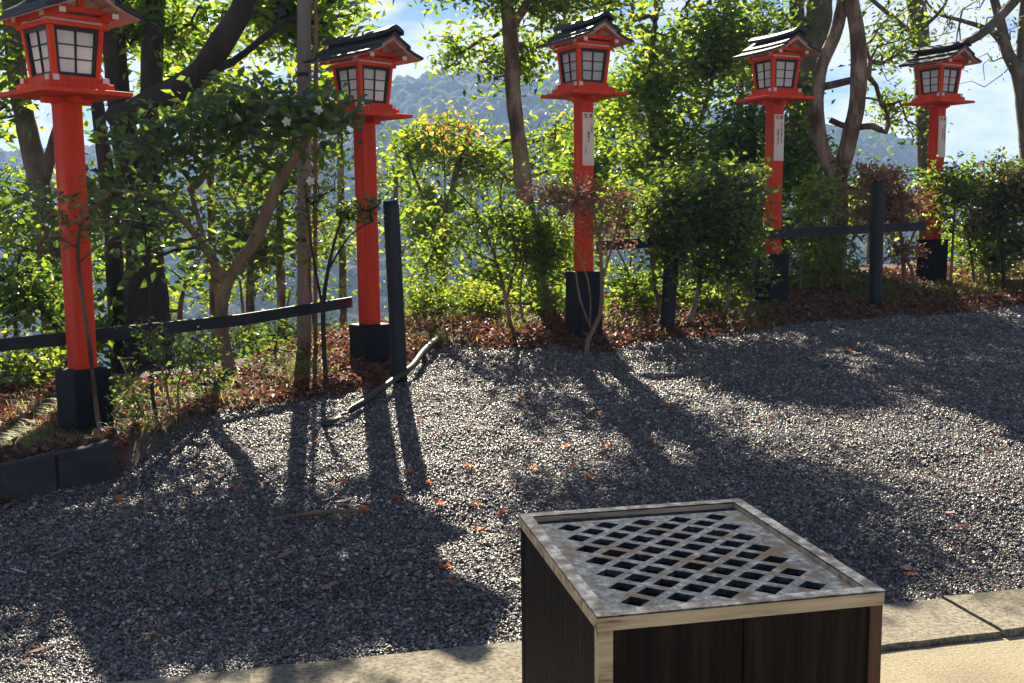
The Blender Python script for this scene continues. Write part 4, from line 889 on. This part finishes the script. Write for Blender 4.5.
link('hills', me, m)['kind'] = 'structure'
me, V = grid_mesh('valley_floor', np.linspace(-900, 900, 30), np.linspace(60, 720, 20), lambda x, y: -76 + 0 * x)
link('valley_floor', me, m)['kind'] = 'structure'

# ------------------------------------------------------------------ haze
HAZE = .0006
if HAZE:
    mb = MB().box(-950, 950, -60, 760, -82, 95); m = bpy.data.materials.new('valley_haze'); m.use_nodes = True; t = m.node_tree; t.nodes.clear()
    out = node(t, 'ShaderNodeOutputMaterial'); pv = node(t, 'ShaderNodeVolumePrincipled'); pv.inputs['Color'].default_value = (.36, .6, 1, 1); pv.inputs['Density'].default_value = HAZE; pv.inputs['Anisotropy'].default_value = .2
    t.links.new(pv.outputs[0], out.inputs['Volume']); o = mb.build('haze', m); o['kind'] = 'stuff'

# ------------------------------------------------------------------ light and sky
sd = Vector((math.sin(R(SUN_AZ)) * math.cos(R(SUN_EL)), math.cos(R(SUN_AZ)) * math.cos(R(SUN_EL)), math.sin(R(SUN_EL))))
ld = bpy.data.lights.new('sun', 'SUN'); ld.energy = 5; ld.angle = R(.5); ld.color = (1, .88, .7)
lo = bpy.data.objects.new('sun', ld); COL.objects.link(lo); lo.rotation_euler = sd.to_track_quat('Z', 'Y').to_euler(); lo.location = (0, 0, 30)
w = bpy.data.worlds.new('World'); S.world = w; w.use_nodes = True; t = w.node_tree; bg = t.nodes['Background']
sk = node(t, 'ShaderNodeTexSky', sky_type='NISHITA'); sk.sun_disc = False; sk.sun_elevation = R(SUN_EL); sk.sun_rotation = R(SUN_AZ); sk.altitude = 200; sk.air_density = 1.0; sk.dust_density = .05; sk.ozone_density = 2
tc = node(t, 'ShaderNodeTexCoord'); sep = node(t, 'ShaderNodeSeparateXYZ'); t.links.new(tc.outputs['Generated'], sep.inputs[0])
mp = node(t, 'ShaderNodeMapping'); mp.inputs['Scale'].default_value = (1, 1, 2.6); mp.inputs['Location'].default_value = (.35, .1, .1); t.links.new(tc.outputs['Generated'], mp.inputs[0])
cn = node(t, 'ShaderNodeTexNoise'); cn.inputs['Scale'].default_value = 4.6; cn.inputs['Detail'].default_value = 9; cn.inputs['Roughness'].default_value = .56; t.links.new(mp.outputs[0], cn.inputs[0])
cr = ramp(t, [(.45, (0, 0, 0)), (.53, (1, 1, 1))], cn.outputs[0])
cc = ramp(t, [(.4, (6.2, 6.15, 6.15)), (.75, (4.4, 4.4, 4.5))], cn.outputs[0])
mx = node(t, 'ShaderNodeMix', data_type='RGBA'); mr = node(t, 'ShaderNodeMapRange'); mr.inputs['From Min'].default_value = .2; mr.inputs['From Max'].default_value = .5; mr.inputs['To Min'].default_value = 1; mr.inputs['To Max'].default_value = .3; t.links.new(sep.outputs[2], mr.inputs['Value'])
mr2 = node(t, 'ShaderNodeMapRange'); mr2.inputs['From Min'].default_value = -.3; mr2.inputs['From Max'].default_value = .3; mr2.inputs['To Min'].default_value = .9; mr2.inputs['To Max'].default_value = 1; t.links.new(sep.outputs[1], mr2.inputs['Value'])
m1 = node(t, 'ShaderNodeMath', operation='MULTIPLY'); m2 = node(t, 'ShaderNodeMath', operation='MULTIPLY'); t.links.new(mr.outputs[0], m1.inputs[0]); t.links.new(mr2.outputs[0], m1.inputs[1]); t.links.new(m1.outputs[0], m2.inputs[0]); t.links.new(cr.outputs[0], m2.inputs[1])
t.links.new(m2.outputs[0], mx.inputs['Factor']); tint = node(t, 'ShaderNodeMix', data_type='RGBA', blend_type='MULTIPLY'); tint.inputs['Factor'].default_value = 1; tint.inputs['B'].default_value = (.34, .4, .62, 1); t.links.new(sk.outputs[0], tint.inputs['A']); t.links.new(tint.outputs['Result'], mx.inputs['A']); t.links.new(cc.outputs[0], mx.inputs['B'])
t.links.new(mx.outputs['Result'], bg.inputs[0]); bg.inputs[1].default_value = .05

S.view_settings.view_transform = 'Standard'; S.view_settings.look = 'None'; S.view_settings.gamma = 1; S.view_settings.exposure = 1.7
S.cycles.use_denoising = True
S.cycles.max_bounces = 7; S.cycles.diffuse_bounces = 3; S.cycles.glossy_bounces = 2; S.cycles.transmission_bounces = 4; S.cycles.volume_bounces = 0; S.cycles.transparent_max_bounces = 4
S.cycles.sample_clamp_indirect = 6
